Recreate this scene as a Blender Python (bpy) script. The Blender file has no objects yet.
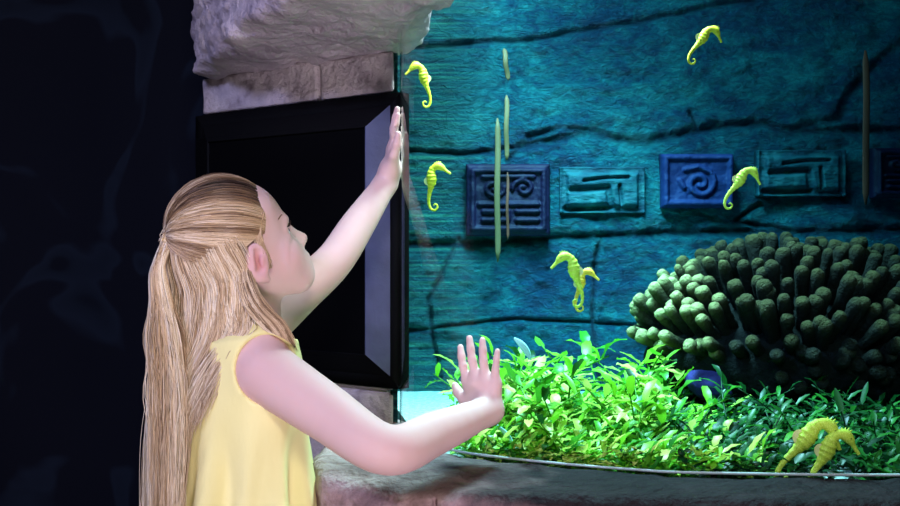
import bpy, bmesh, math, random
import numpy as np
from mathutils import Vector, Matrix

random.seed(7)
RNG = np.random.default_rng(11)
SC = bpy.context.scene
COL = SC.collection
CZ = 1.10            # eye height of the photographer
F_PX = 1000.0        # focal length in pixels of the 900 px wide frame

def P(px, py, d):
    """world point seen at pixel (px,py), d metres in front of the lens"""
    return np.array([(px - 450.0) / F_PX * d, d, CZ + (253.0 - py) / F_PX * d])

# ------------------------------------------------------------------ materials
def new_mat(name):
    m = bpy.data.materials.new(name); m.use_nodes = True
    nt = m.node_tree; nt.nodes.clear()
    out = nt.nodes.new('ShaderNodeOutputMaterial')
    return m, nt, out

def N(nt, typ, **kw):
    n = nt.nodes.new(typ)
    for k, v in kw.items():
        if k in n.inputs: n.inputs[k].default_value = v
        else: setattr(n, k, v)
    return n

def ramp(nt, stops):
    r = nt.nodes.new('ShaderNodeValToRGB')
    el = r.color_ramp.elements
    el[0].position, el[0].color = stops[0][0], (*stops[0][1], 1)
    el[1].position, el[1].color = stops[-1][0], (*stops[-1][1], 1)
    for p, c in stops[1:-1]:
        e = el.new(p); e.color = (*c, 1)
    return r

def noise_mat(name, stops, scale=6.0, detail=6.0, rough=0.8, bump=0.3, bump_scale=30.0, bump_dist=0.01,
              spec=0.3, stretch=(1, 1, 1), attr=None, distort=0.0, bump2=None):
    """principled surface whose colour follows a noise (or a mesh attribute) and whose relief is a finer noise"""
    m, nt, out = new_mat(name)
    L = nt.links.new
    b = N(nt, 'ShaderNodeBsdfPrincipled'); b.inputs['Roughness'].default_value = rough
    b.inputs['Specular IOR Level'].default_value = spec
    tc = N(nt, 'ShaderNodeTexCoord'); mp = N(nt, 'ShaderNodeMapping'); mp.inputs['Scale'].default_value = stretch
    L(tc.outputs['Object'], mp.inputs['Vector'])
    r = ramp(nt, stops)
    if attr:
        a = N(nt, 'ShaderNodeAttribute'); a.attribute_name = attr
        L(a.outputs['Fac'], r.inputs['Fac'])
    else:
        n = N(nt, 'ShaderNodeTexNoise', Scale=scale, Detail=detail, Distortion=distort); L(mp.outputs['Vector'], n.inputs['Vector'])
        L(n.outputs['Fac'], r.inputs['Fac'])
    L(r.outputs['Color'], b.inputs['Base Color'])
    if bump:
        n2 = N(nt, 'ShaderNodeTexNoise', Scale=bump_scale, Detail=8.0, Roughness=0.6); L(mp.outputs['Vector'], n2.inputs['Vector'])
        bp = N(nt, 'ShaderNodeBump', Strength=bump, Distance=bump_dist); L(n2.outputs['Fac'], bp.inputs['Height'])
        if bump2:
            v = N(nt, 'ShaderNodeTexVoronoi', Scale=bump2[0]); v.feature = 'DISTANCE_TO_EDGE'; L(mp.outputs['Vector'], v.inputs['Vector'])
            bp2 = N(nt, 'ShaderNodeBump', Strength=bump2[1], Distance=bump2[2]); L(v.outputs['Distance'], bp2.inputs['Height'])
            L(bp.outputs['Normal'], bp2.inputs['Normal']); bp = bp2
        L(bp.outputs['Normal'], b.inputs['Normal'])
    L(b.outputs['BSDF'], out.inputs['Surface'])
    return m

def simple(name, col, rough=0.5, spec=0.5, **kw):
    m, nt, out = new_mat(name)
    b = N(nt, 'ShaderNodeBsdfPrincipled'); b.inputs['Base Color'].default_value = (*col, 1)
    b.inputs['Roughness'].default_value = rough; b.inputs['Specular IOR Level'].default_value = spec
    nt.links.new(b.outputs['BSDF'], out.inputs['Surface'])
    return m

M = {}
M['rock'] = noise_mat('weathered_rock', [(0.25, (.15, .115, .135)), (.42, (.36, .29, .325)), (.58, (.48, .395, .42)), (.8, (.60, .47, .42))],
                      scale=6, bump=.9, bump_scale=55, bump_dist=0.017, rough=.85, spec=.25, bump2=(9, .25, .01))
M['block'] = noise_mat('pale_block', [(0.3, (.20, .155, .165)), (.45, (.46, .38, .39)), (.75, (.62, .52, .50))],
                       scale=20, bump=.9, bump_scale=70, bump_dist=0.010, rough=.85, spec=.25)
M['ledge'] = noise_mat('brown_stone', [(0.3, (.05, .030, .032)), (.5, (.15, .092, .09)), (.75, (.30, .20, .19))],
                       scale=9, bump=0.7, bump_scale=40, bump_dist=0.012, rough=.75, spec=.35)
M['coping'] = noise_mat('dark_stone', [(0.3, (.030, .022, .025)), (.55, (.075, .055, .06)), (.8, (.13, .095, .10))],
                        scale=8, bump=0.5, bump_scale=60, bump_dist=0.006, rough=.65, spec=.4)
M['black_frame'] = simple('black_frame', (.003, .003, .0035), .55, .07)
M['bevel'] = noise_mat('blue_gleam_bevel', [(.2, (.035, .038, .085)), (.8, (.075, .08, .17))], scale=20, bump=.1, bump_scale=80, rough=.5, spec=.7)  # blue gleam on the frame put into the base colour
M['black_pane'] = simple('black_pane', (.0015, .0015, .002), .6, .03)
M['floor'] = noise_mat('dark_floor', [(.3, (.02, .02, .022)), (.7, (.04, .04, .042))], scale=8, bump=.1)
M['dark'] = noise_mat('dark_plaster', [(.3, (.008, .009, .013)), (.7, (.012, .013, .02))], scale=3, bump=.15)

def mural_mat():
    m, nt, out = new_mat('dark_mural'); L = nt.links.new
    b = N(nt, 'ShaderNodeBsdfPrincipled'); b.inputs['Roughness'].default_value = .8; b.inputs['Specular IOR Level'].default_value = .1
    tc = N(nt, 'ShaderNodeTexCoord')
    n = N(nt, 'ShaderNodeTexNoise', Scale=2.6, Detail=1.5, Distortion=1.8); L(tc.outputs['Object'], n.inputs['Vector'])
    r = ramp(nt, [(.0, (.003, .004, .010)), (.55, (.0035, .0045, .011)), (.59, (.0075, .012, .025)), (.66, (.0055, .009, .019)), (.69, (.003, .004, .010)), (1, (.0035, .0045, .010))])
    L(n.outputs['Fac'], r.inputs['Fac']); L(r.outputs['Color'], b.inputs['Base Color']); L(b.outputs['BSDF'], out.inputs['Surface'])
    return m
M['mural'] = mural_mat()

def skin_mat():
    m, nt, out = new_mat('skin'); L = nt.links.new
    b = N(nt, 'ShaderNodeBsdfPrincipled'); b.inputs['Roughness'].default_value = .6; b.inputs['Specular IOR Level'].default_value = .22
    a = N(nt, 'ShaderNodeAttribute'); a.attribute_name = 'tint'
    r = ramp(nt, [(0, (.68, .455, .42)), (.5, (.64, .34, .32)), (1, (.48, .15, .15))])
    tc = N(nt, 'ShaderNodeTexCoord'); n = N(nt, 'ShaderNodeTexNoise', Scale=30.0, Detail=3.0); L(tc.outputs['Object'], n.inputs['Vector'])
    ma = N(nt, 'ShaderNodeMath'); ma.operation = 'MULTIPLY_ADD'; ma.inputs[1].default_value = .16; L(n.outputs['Fac'], ma.inputs[0]); L(a.outputs['Fac'], ma.inputs[2])
    L(ma.outputs[0], r.inputs['Fac']); L(r.outputs['Color'], b.inputs['Base Color'])
    b.inputs['Subsurface Weight'].default_value = .12; b.inputs['Subsurface Radius'].default_value = (.012, .005, .003); b.inputs['Subsurface Scale'].default_value = .5
    L(b.outputs['BSDF'], out.inputs['Surface'])
    return m
M['skin'] = skin_mat()
M['shirt'] = noise_mat('yellow_cotton', [(.3, (.80, .70, .30)), (.7, (.88, .79, .38))], scale=12, bump=.25, bump_scale=220, bump_dist=.002, rough=.85, spec=.15, stretch=(1, 1, .35))
M['hem'] = simple('yellow_binding', (.80, .66, .27), .7, .2)

def hair_mat():
    m, nt, out = new_mat('blonde_hair'); L = nt.links.new
    b = N(nt, 'ShaderNodeBsdfPrincipled'); b.inputs['Roughness'].default_value = .38; b.inputs['Specular IOR Level'].default_value = .45
    a = N(nt, 'ShaderNodeAttribute'); a.attribute_name = 'tint'
    r = ramp(nt, [(0, (.045, .022, .014)), (.25, (.22, .12, .06)), (.5, (.56, .37, .21)), (.75, (.80, .62, .43)), (1, (.92, .80, .64))])
    L(a.outputs['Fac'], r.inputs['Fac']); L(r.outputs['Color'], b.inputs['Base Color']); L(b.outputs['BSDF'], out.inputs['Surface'])
    return m
M['hair'] = hair_mat()
M['tie'] = simple('hair_elastic', (.62, .42, .18), .6, .3)
M['eye_white'] = simple('eye_white', (.75, .74, .72), .15, .5)
M['iris'] = simple('iris', (.03, .05, .09), .1, .6)
M['lash'] = simple('lash', (.03, .015, .01), .6, .2)
M['brow'] = simple('brow', (.22, .13, .08), .7, .2)
M['shoe'] = simple('shoe', (.5, .5, .5), .6, .3)
M['denim'] = noise_mat('blue_denim', [(.3, (.05, .07, .14)), (.7, (.09, .12, .22))], scale=30, bump=.2, bump_scale=200)

def glass_mat():
    m, nt, out = new_mat('clear_acrylic'); L = nt.links.new
    t = N(nt, 'ShaderNodeBsdfTransparent'); t.inputs['Color'].default_value = (.985, .995, .995, 1)
    g = N(nt, 'ShaderNodeBsdfGlossy'); g.inputs['Roughness'].default_value = .02
    fr = N(nt, 'ShaderNodeFresnel', IOR=1.30)
    ge = N(nt, 'ShaderNodeNewGeometry'); om = N(nt, 'ShaderNodeMath'); om.operation = 'SUBTRACT'; om.inputs[0].default_value = 1; L(ge.outputs['Backfacing'], om.inputs[1])
    mu = N(nt, 'ShaderNodeMath'); mu.operation = 'MULTIPLY'; L(fr.outputs['Fac'], mu.inputs[0]); L(om.outputs[0], mu.inputs[1])   # one coated face: no total reflection inside the pane
    mx = N(nt, 'ShaderNodeMixShader'); L(mu.outputs[0], mx.inputs['Fac']); L(t.outputs['BSDF'], mx.inputs[1]); L(g.outputs['BSDF'], mx.inputs[2])
    L(mx.outputs['Shader'], out.inputs['Surface'])
    return m
M['glass'] = glass_mat()

def water_mat():
    m, nt, out = new_mat('blue_green_water'); L = nt.links.new
    t = N(nt, 'ShaderNodeBsdfTransparent')
    v = N(nt, 'ShaderNodeVolumeAbsorption'); v.inputs['Color'].default_value = (.22, .80, .90, 1); v.inputs['Density'].default_value = 1.15
    L(t.outputs['BSDF'], out.inputs['Surface']); L(v.outputs['Volume'], out.inputs['Volume'])
    return m
M['water'] = water_mat()

def tank_wall_mat():
    m, nt, out = new_mat('painted_tank_wall'); L = nt.links.new
    b = N(nt, 'ShaderNodeBsdfPrincipled'); b.inputs['Roughness'].default_value = .55; b.inputs['Specular IOR Level'].default_value = .35
    tc = N(nt, 'ShaderNodeTexCoord')
    mp = N(nt, 'ShaderNodeMapping'); mp.inputs['Scale'].default_value = (1, 1, 1.45); L(tc.outputs['Object'], mp.inputs['Vector'])
    n = N(nt, 'ShaderNodeTexNoise', Scale=5.0, Detail=9.0, Roughness=.68, Distortion=.5); L(mp.outputs['Vector'], n.inputs['Vector'])
    nf = N(nt, 'ShaderNodeTexNoise', Scale=30.0, Detail=6.0, Roughness=.7, Distortion=1.0); L(mp.outputs['Vector'], nf.inputs['Vector'])
    mxn = N(nt, 'ShaderNodeMix'); mxn.data_type = 'FLOAT'; mxn.inputs[0].default_value = .42; L(n.outputs['Fac'], mxn.inputs[2]); L(nf.outputs['Fac'], mxn.inputs[3])
    r = ramp(nt, [(.32, (.002, .022, .075)), (.43, (.002, .065, .145)), (.51, (.003, .14, .205)), (.60, (.015, .27, .31)), (.72, (.10, .50, .50))])
    L(mxn.outputs[0], r.inputs['Fac'])
    # blur through the bent window edge, painted as streaks at the left end
    mp2 = N(nt, 'ShaderNodeMapping'); mp2.inputs['Scale'].default_value = (1.5, 1, 60); L(tc.outputs['Object'], mp2.inputs['Vector'])
    n2 = N(nt, 'ShaderNodeTexNoise', Scale=1.6, Detail=5.0, Roughness=.65); L(mp2.outputs['Vector'], n2.inputs['Vector'])
    r2 = ramp(nt, [(.36, (.002, .022, .045)), (.5, (.006, .10, .11)), (.64, (.05, .28, .18))]); L(n2.outputs['Fac'], r2.inputs['Fac'])
    sx = N(nt, 'ShaderNodeSeparateXYZ'); L(tc.outputs['Object'], sx.inputs['Vector'])
    mr = N(nt, 'ShaderNodeMapRange'); mr.inputs['From Min'].default_value = -.01; mr.inputs['From Max'].default_value = .13
    mr.inputs['To Min'].default_value = .85; mr.inputs['To Max'].default_value = 0; L(sx.outputs['X'], mr.inputs['Value'])
    mx = N(nt, 'ShaderNodeMix'); mx.data_type = 'RGBA'
    L(mr.outputs['Result'], mx.inputs[0]); L(r.outputs['Color'], mx.inputs[6]); L(r2.outputs['Color'], mx.inputs[7])
    # mortar joints and cracks are coloured dark blue (mesh attribute)
    a = N(nt, 'ShaderNodeAttribute'); a.attribute_name = 'joint'
    mx2 = N(nt, 'ShaderNodeMix'); mx2.data_type = 'RGBA'; mx2.inputs[7].default_value = (.003, .010, .03, 1)
    L(a.outputs['Fac'], mx2.inputs[0]); L(mx.outputs[2], mx2.inputs[6])
    L(mx2.outputs[2], b.inputs['Base Color'])
    mp3 = N(nt, 'ShaderNodeMapping'); mp3.inputs['Scale'].default_value = (1, 1, 1.7); L(tc.outputs['Object'], mp3.inputs['Vector'])
    n3 = N(nt, 'ShaderNodeTexNoise', Scale=46.0, Detail=7.0, Roughness=.7, Distortion=1.2); L(mp3.outputs['Vector'], n3.inputs['Vector'])
    bp = N(nt, 'ShaderNodeBump', Strength=1.0, Distance=.03); L(n3.outputs['Fac'], bp.inputs['Height']); L(bp.outputs['Normal'], b.inputs['Normal'])
    L(b.outputs['BSDF'], out.inputs['Surface'])
    return m
M['tank_wall'] = tank_wall_mat()
M['purple'] = noise_mat('purple_glaze', [(.3, (.004, .0025, .018)), (.7, (.013, .007, .045))], scale=12, bump=.5, bump_scale=60, bump_dist=.008, rough=.6)
M['violet'] = noise_mat('blue_violet_glaze', [(.3, (.006, .012, .08)), (.7, (.015, .04, .17))], scale=12, bump=.5, bump_scale=60, bump_dist=.008, rough=.6)
M['teal_relief'] = noise_mat('teal_relief', [(.32, (.002, .028, .06)), (.5, (.005, .085, .12)), (.7, (.03, .2, .22))], scale=14, bump=.7, bump_scale=50, bump_dist=.01, rough=.6, stretch=(1, 1, 2))
M['gravel'] = noise_mat('white_gravel', [(.3, (.38, .45, .40)), (.7, (.78, .85, .8))], scale=90, bump=.8, bump_scale=120, bump_dist=.01, rough=.8)
M['seahorse'] = noise_mat('yellow_seahorse', [(.3, (.50, .46, .02)), (.55, (.80, .74, .03)), (.75, (.90, .88, .10))], scale=60, bump=.3, bump_scale=150, bump_dist=.002, rough=.5)
M['seahorse_lime'] = noise_mat('lime_seahorse', [(.3, (.34, .50, .03)), (.55, (.54, .74, .06)), (.75, (.72, .86, .22))], scale=60, bump=.3, bump_scale=150, bump_dist=.002, rough=.5)
M['seahorse_gold'] = noise_mat('gold_seahorse', [(.3, (.62, .40, .03)), (.55, (.85, .62, .05)), (.75, (.95, .8, .2))], scale=60, bump=.3, bump_scale=150, bump_dist=.002, rough=.5)
M['fin'] = simple('pale_fin', (.72, .75, .30), .5, .3)
M['dark_eye'] = simple('dark_eye', (.01, .01, .01), .15, .6)
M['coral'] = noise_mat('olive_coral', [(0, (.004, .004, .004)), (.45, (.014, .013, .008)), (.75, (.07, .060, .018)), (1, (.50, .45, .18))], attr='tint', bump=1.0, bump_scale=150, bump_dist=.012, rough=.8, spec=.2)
M['coral_base'] = noise_mat('shaded_coral_base', [(.3, (.003, .0035, .004)), (.7, (.010, .010, .009))], scale=20, bump=.8, bump_scale=60, bump_dist=.015, rough=.85, spec=.15)  # shade below and between the fingers put into near black

def leaf_mat(name, stops):
    m, nt, out = new_mat(name); L = nt.links.new
    a = N(nt, 'ShaderNodeAttribute'); a.attribute_name = 'tint'
    r = ramp(nt, stops); L(a.outputs['Fac'], r.inputs['Fac'])
    b = N(nt, 'ShaderNodeBsdfPrincipled'); b.inputs['Roughness'].default_value = .4; b.inputs['Specular IOR Level'].default_value = .4
    L(r.outputs['Color'], b.inputs['Base Color'])
    t = N(nt, 'ShaderNodeBsdfTranslucent'); L(r.outputs['Color'], t.inputs['Color'])
    mx = N(nt, 'ShaderNodeMixShader'); mx.inputs['Fac'].default_value = .35
    L(b.outputs['BSDF'], mx.inputs[1]); L(t.outputs['BSDF'], mx.inputs[2]); L(mx.outputs['Shader'], out.inputs['Surface'])
    return m
M['leaf'] = leaf_mat('lit_green_leaf', [(0, (.005, .05, .008)), (.35, (.03, .26, .015)), (.7, (.22, .58, .02)), (1, (.72, .84, .16))])  # lit copy, yellow highlights and dark gaps put into its colours
M['leaf_shaded'] = leaf_mat('shaded_green_leaf', [(0, (.002, .018, .008)), (.5, (.007, .075, .016)), (1, (.035, .24, .025))])  # shaded copy, the coral's shade put into a darker green
M['pale_leaf'] = simple('pale_blue_leaf', (.35, .75, .75), .4, .4)
M['purple_rock'] = noise_mat('purple_rock', [(.3, (.03, .02, .14)), (.7, (.10, .08, .36))], scale=15, bump=.6, bump_scale=40, rough=.8)

# ------------------------------------------------------------------ mesh helpers
def mesh_from(name, verts, faces, attrs=None, smooth=True):
    verts = np.asarray(verts, dtype=np.float32); 
    me = bpy.data.meshes.new(name)
    if isinstance(faces, np.ndarray):
        nf, k = faces.shape
        me.vertices.add(len(verts)); me.vertices.foreach_set('co', verts.ravel())
        me.loops.add(nf * k); me.loops.foreach_set('vertex_index', faces.astype(np.int32).ravel())
        me.polygons.add(nf); me.polygons.foreach_set('loop_start', np.arange(0, nf * k, k, dtype=np.int32))
        me.polygons.foreach_set('loop_total', np.full(nf, k, dtype=np.int32))
    else:
        me.from_pydata([tuple(v) for v in verts.tolist()], [], faces)
    if smooth: me.polygons.foreach_set('use_smooth', np.ones(len(me.polygons), dtype=bool))
    if attrs:
        for an, val in attrs.items():
            a = me.attributes.new(an, 'FLOAT', 'POINT'); a.data.foreach_set('value', np.asarray(val, dtype=np.float32).ravel())
    me.validate(); me.update()
    return me

def obj(name, me, mat, parent=None, loc=None):
    o = bpy.data.objects.new(name, me); COL.objects.link(o)
    if mat is not None and not me.materials: me.materials.append(mat)
    if loc is not None: o.location = loc
    if parent is not None: o.parent = parent
    return o

def tag(o, label, cat, group=None, kind=None):
    o['label'] = label; o['category'] = cat
    if group: o['group'] = group
    if kind: o['kind'] = kind
    return o

def structure(o, label=None):
    o['kind'] = 'structure'
    if label: o['label'] = label
    return o

def empty(name, loc, label, cat, group=None):
    o = bpy.data.objects.new(name, None); COL.objects.link(o); o.empty_display_size = .05
    o.location = loc
    return tag(o, label, cat, group)

class MB:
    """collects quads, with one value per vertex called tint"""
    def __init__(self): self.v, self.f, self.t, self.n = [], [], [], 0
    def add(self, v, f, t=0.5):
        v = np.asarray(v, float).reshape(-1, 3); f = np.asarray(f, int).reshape(-1, 4)
        self.v.append(v); self.f.append(f + self.n); self.t.append(np.broadcast_to(np.asarray(t, float), (len(v),)))
        self.n += len(v)
    def mesh(self, name, smooth=True):
        return mesh_from(name, np.concatenate(self.v), np.concatenate(self.f), {'tint': np.concatenate(self.t)}, smooth)
    def build(self, name, mat, parent=None, loc=None, smooth=True):
        return obj(name, self.mesh(name, smooth), mat, parent, loc)

def grid_faces(nu, nv, close_v=False):
    i = np.arange(nu - 1)[:, None]; j = np.arange(nv if close_v else nv - 1)[None, :]
    j2 = (j + 1) % nv
    a = i * nv + j; b = i * nv + j2; c = (i + 1) * nv + j2; d = (i + 1) * nv + j
    return np.stack([a + 0 * d, b + 0 * d, c, d], -1).reshape(-1, 4)

def catmull(pts, n, attrs=None):
    pts = np.asarray(pts, float); m = len(pts)
    ext = np.vstack([2 * pts[0] - pts[1], pts, 2 * pts[-1] - pts[-2]])
    t = np.linspace(0, m - 1 - 1e-9, n); i = t.astype(int); u = (t - i)[:, None]
    p0, p1, p2, p3 = ext[i], ext[i + 1], ext[i + 2], ext[i + 3]
    return .5 * ((2 * p1) + (-p0 + p2) * u + (2 * p0 - 5 * p1 + 4 * p2 - p3) * u ** 2 + (-p0 + 3 * p1 - 3 * p2 + p3) * u ** 3)

def tubes(paths, rad, sides=3, ref=(0.13, -1.0, 0.21)):
    """paths (n,m,3), rad (n,m) -> verts, faces of n open tubes"""
    n, m, _ = paths.shape
    T = np.gradient(paths, axis=1); T /= np.linalg.norm(T, axis=2, keepdims=True) + 1e-12
    A = np.cross(T, np.asarray(ref, float)); A /= np.linalg.norm(A, axis=2, keepdims=True) + 1e-12
    B = np.cross(T, A)
    ang = np.arange(sides) / sides * 2 * math.pi
    ring = (A[:, :, None, :] * np.cos(ang)[None, None, :, None] + B[:, :, None, :] * np.sin(ang)[None, None, :, None]) * rad[:, :, None, None]
    V = (paths[:, :, None, :] + ring).reshape(-1, 3)
    F0 = grid_faces(m, sides, True)
    F = (F0[None] + (np.arange(n) * m * sides)[:, None, None]).reshape(-1, 4)
    return V, F

def loft(pts, rad, sides=16, squash=None, ref=(0.0, 1.0, 0.0), caps=True):
    """one smooth closed tube through pts"""
    pts = np.asarray(pts, float)[None]; rad = np.asarray(rad, float)[None]
    n = pts.shape[1]
    T = np.gradient(pts[0], axis=0); T /= np.linalg.norm(T, axis=1, keepdims=True) + 1e-12
    A = np.cross(T, np.asarray(ref, float)); A /= np.linalg.norm(A, axis=1, keepdims=True) + 1e-12
    B = np.cross(T, A)
    ang = np.arange(sides) / sides * 2 * math.pi
    sq = 1.0 if squash is None else squash
    V = pts[0][:, None] + (A[:, None] * np.cos(ang)[None, :, None] + sq * B[:, None] * np.sin(ang)[None, :, None]) * rad[0][:, None, None]
    V = V.reshape(-1, 3); Fc = grid_faces(n, sides, True)
    if caps:
        V = np.vstack([V, pts[0][:1], pts[0][-1:]]); k = n * sides
        c0 = [[k, (j + 1) % sides, j, j] for j in range(sides)]
        extra = []
        # end caps as quads (two fan triangles joined)
        for j in range(0, sides, 2):
            extra.append([k, (j + 2) % sides, (j + 1) % sides, j])
            b = (n - 1) * sides
            extra.append([k + 1, b + j, b + (j + 1) % sides, b + (j + 2) % sides])
        Fc = np.vstack([Fc, extra])
    return V, Fc

def ellipsoid(c, r, nu=12, nv=16, R=None):
    th = np.linspace(1e-3, math.pi - 1e-3, nu); ph = np.arange(nv) / nv * 2 * math.pi
    v = np.stack([np.sin(th)[:, None] * np.cos(ph), np.sin(th)[:, None] * np.sin(ph), np.cos(th)[:, None] + 0 * ph], -1).reshape(-1, 3) * np.asarray(r)
    if R is not None: v = v @ np.asarray(R)
    return v + np.asarray(c), grid_faces(nu, nv, True)[:, ::-1]

def box(name, lo, hi, mat, parent=None, bevel=0.0):
    bm = bmesh.new(); bmesh.ops.create_cube(bm, size=1)
    lo, hi = Vector(lo), Vector(hi)
    for v in bm.verts: v.co = Vector([(lo[i] + hi[i]) / 2 + v.co[i] * (hi[i] - lo[i]) for i in range(3)])
    if bevel: bmesh.ops.bevel(bm, geom=bm.edges[:], offset=bevel, segments=2, affect='EDGES', profile=.5)
    me = bpy.data.meshes.new(name); bm.to_mesh(me); bm.free()
    return obj(name, me, mat, parent)

def prism(name, poly, z0, z1, mat, parent=None):
    n = len(poly)
    v = [(x, y, z0) for x, y in poly] + [(x, y, z1) for x, y in poly]
    f = [list(range(n))[::-1], list(range(n, 2 * n))] + [[i, (i + 1) % n, n + (i + 1) % n, n + i] for i in range(n)]
    me = mesh_from(name, np.array(v), f, smooth=False)
    bm = bmesh.new(); bm.from_mesh(me); bmesh.ops.recalc_face_normals(bm, faces=bm.faces[:]); bm.to_mesh(me); bm.free()
    return obj(name, me, mat, parent)

# ------------------------------------------------------------------ noise and distance fields
def vnoise(p, seed=0):
    p = np.asarray(p, float); i = np.floor(p).astype(np.int64); f = p - i; f = f * f * (3 - 2 * f)
    def h(dx, dy, dz):
        a = (i[..., 0] + dx) * 374761393 + (i[..., 1] + dy) * 668265263 + (i[..., 2] + dz) * 1440662683 + seed * 974711
        a = (a ^ (a >> 13)) & 0xffffffff; a = (a * 1274126177) & 0xffffffff; a ^= a >> 16
        return (a & 0xffff) / 65535.0
    x, y, z = f[..., 0], f[..., 1], f[..., 2]
    l = lambda a, b, t: a + (b - a) * t
    return l(l(l(h(0, 0, 0), h(1, 0, 0), x), l(h(0, 1, 0), h(1, 1, 0), x), y), l(l(h(0, 0, 1), h(1, 0, 1), x), l(h(0, 1, 1), h(1, 1, 1), x), y), z)

def fbm(p, scale, octv=4, seed=0):
    s = 0; a = .5; p = np.asarray(p, float) * scale
    for o in range(octv):
        s = s + a * (vnoise(p, seed + o) - .5); p = p * 2.03 + 17.1; a *= .5
    return s

class Field:
    def __init__(self, lo, hi, h):
        self.o = np.array(lo, float); self.h = h
        self.n = np.ceil((np.array(hi) - self.o) / h).astype(int) + 1
        self.D = np.full(self.n, 1.0, dtype=np.float32)
    def region(self, lo, hi):
        a = np.clip(np.floor((np.array(lo) - self.o) / self.h).astype(int), 0, self.n - 1)
        b = np.clip(np.ceil((np.array(hi) - self.o) / self.h).astype(int) + 1, a + 1, self.n)
        sl = tuple(slice(int(x), int(y)) for x, y in zip(a, b))
        g = np.stack(np.meshgrid(*[self.o[k] + self.h * np.arange(a[k], b[k]) for k in range(3)], indexing='ij'), -1)
        return sl, g
    def apply(self, fn, lo, hi, k=0.0, op='union'):
        pad = k + 3 * self.h
        sl, g = self.region(np.array(lo) - pad, np.array(hi) + pad)
        d = fn(g).astype(np.float32); D = self.D[sl]
        if op == 'union':
            if k > 0:
                hh = np.maximum(k - np.abs(D - d), 0) / k
                self.D[sl] = np.minimum(D, d) - hh * hh * k * .25
            else: self.D[sl] = np.minimum(D, d)
        else:  # subtract
            d = -d
            if k > 0:
                hh = np.maximum(k - np.abs(D - d), 0) / k
                self.D[sl] = np.maximum(D, d) + hh * hh * k * .25
            else: self.D[sl] = np.maximum(D, d)
    def cone(self, a, b, ra, rb, k=0.0, op='union'):
        a = np.asarray(a, float); b = np.asarray(b, float); ab = b - a; q = float(ab @ ab) + 1e-12
        def fn(p):
            t = np.clip(((p - a) @ ab) / q, 0, 1)
            return np.linalg.norm(p - a - t[..., None] * ab, axis=-1) - (ra + (rb - ra) * t)
        r = max(ra, rb); self.apply(fn, np.minimum(a, b) - r, np.maximum(a, b) + r, k, op)
    def ell(self, c, r, R=None, k=0.0, op='union'):
        """R rows = axes"""
        c = np.asarray(c, float); r = np.asarray(r, float); R = np.eye(3) if R is None else np.asarray(R, float)
        def fn(p):
            q = (p - c) @ R.T
            k0 = np.linalg.norm(q / r, axis=-1); k1 = np.linalg.norm(q / (r * r), axis=-1) + 1e-9
            return k0 * (k0 - 1) / k1
        m = r.max(); self.apply(fn, c - m, c + m, k, op)

def surface_nets(D, o, h):
    s = D < 0
    c = np.zeros(tuple(np.array(D.shape) - 1), np.uint8)
    n0, n1, n2 = D.shape
    for dx in (0, 1):
        for dy in (0, 1):
            for dz in (0, 1): c += s[dx:n0 - 1 + dx, dy:n1 - 1 + dy, dz:n2 - 1 + dz]
    act = (c > 0) & (c < 8)
    idx = np.argwhere(act); vid = np.full(act.shape, -1, np.int32); vid[act] = np.arange(len(idx))
    acc = np.zeros((len(idx), 3)); cnt = np.zeros(len(idx))
    cor = [(a, b, d) for a in (0, 1) for b in (0, 1) for d in (0, 1)]
    for p in cor:
        for ax in range(3):
            if p[ax]: continue
            q = list(p); q[ax] = 1
            va = D[idx[:, 0] + p[0], idx[:, 1] + p[1], idx[:, 2] + p[2]].astype(float); vb = D[idx[:, 0] + q[0], idx[:, 1] + q[1], idx[:, 2] + q[2]].astype(float)
            cr = (va < 0) != (vb < 0); t = np.where(cr, va / np.where(cr, va - vb, 1), 0)
            pos = np.array(p, float)[None].repeat(len(idx), 0); pos[:, ax] += t
            acc += pos * cr[:, None]; cnt += cr
    V = np.asarray(o) + h * (idx + acc / cnt[:, None])
    Fs = []
    for ax in range(3):
        u, v = (ax + 1) % 3, (ax + 2) % 3
        a = [slice(None)] * 3; b = [slice(None)] * 3
        a[ax] = slice(0, -1); b[ax] = slice(1, None)
        e = np.argwhere(s[tuple(a)] != s[tuple(b)])
        ok = (e[:, u] >= 1) & (e[:, v] >= 1) & (e[:, u] < D.shape[u] - 1) & (e[:, v] < D.shape[v] - 1); e = e[ok]
        inside = s[e[:, 0], e[:, 1], e[:, 2]]
        def cell(du, dv):
            x = e.copy(); x[:, u] += du; x[:, v] += dv
            return vid[x[:, 0], x[:, 1], x[:, 2]]
        q = np.stack([cell(-1, -1), cell(0, -1), cell(0, 0), cell(-1, 0)], -1)
        q[~inside] = q[~inside][:, ::-1]
        Fs.append(q)
    return V, np.concatenate(Fs)

def field_obj(fld, name, mat, parent=None, attrs=None, smooth_iter=0):
    V, Fc = surface_nets(fld.D, fld.o, fld.h)
    for _ in range(smooth_iter):
        acc = np.zeros_like(V); cnt = np.zeros(len(V))
        for i in range(4):
            a, b = Fc[:, i], Fc[:, (i + 1) % 4]
            np.add.at(acc, a, V[b]); np.add.at(cnt, a, 1); np.add.at(acc, b, V[a]); np.add.at(cnt, b, 1)
        V = .5 * V + .5 * acc / cnt[:, None]
    at = attrs(V) if attrs else None
    return obj(name, mesh_from(name, V, Fc, at), mat, parent)

def seg_dist(x, z, pts):
    d = np.full(np.shape(x), 9.0)
    for (x0, z0), (x1, z1) in zip(pts[:-1], pts[1:]):
        dx, dz = x1 - x0, z1 - z0; q = dx * dx + dz * dz + 1e-12
        t = np.clip(((x - x0) * dx + (z - z0) * dz) / q, 0, 1)
        d = np.minimum(d, np.hypot(x - x0 - t * dx, z - z0 - t * dz))
    return d

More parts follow.
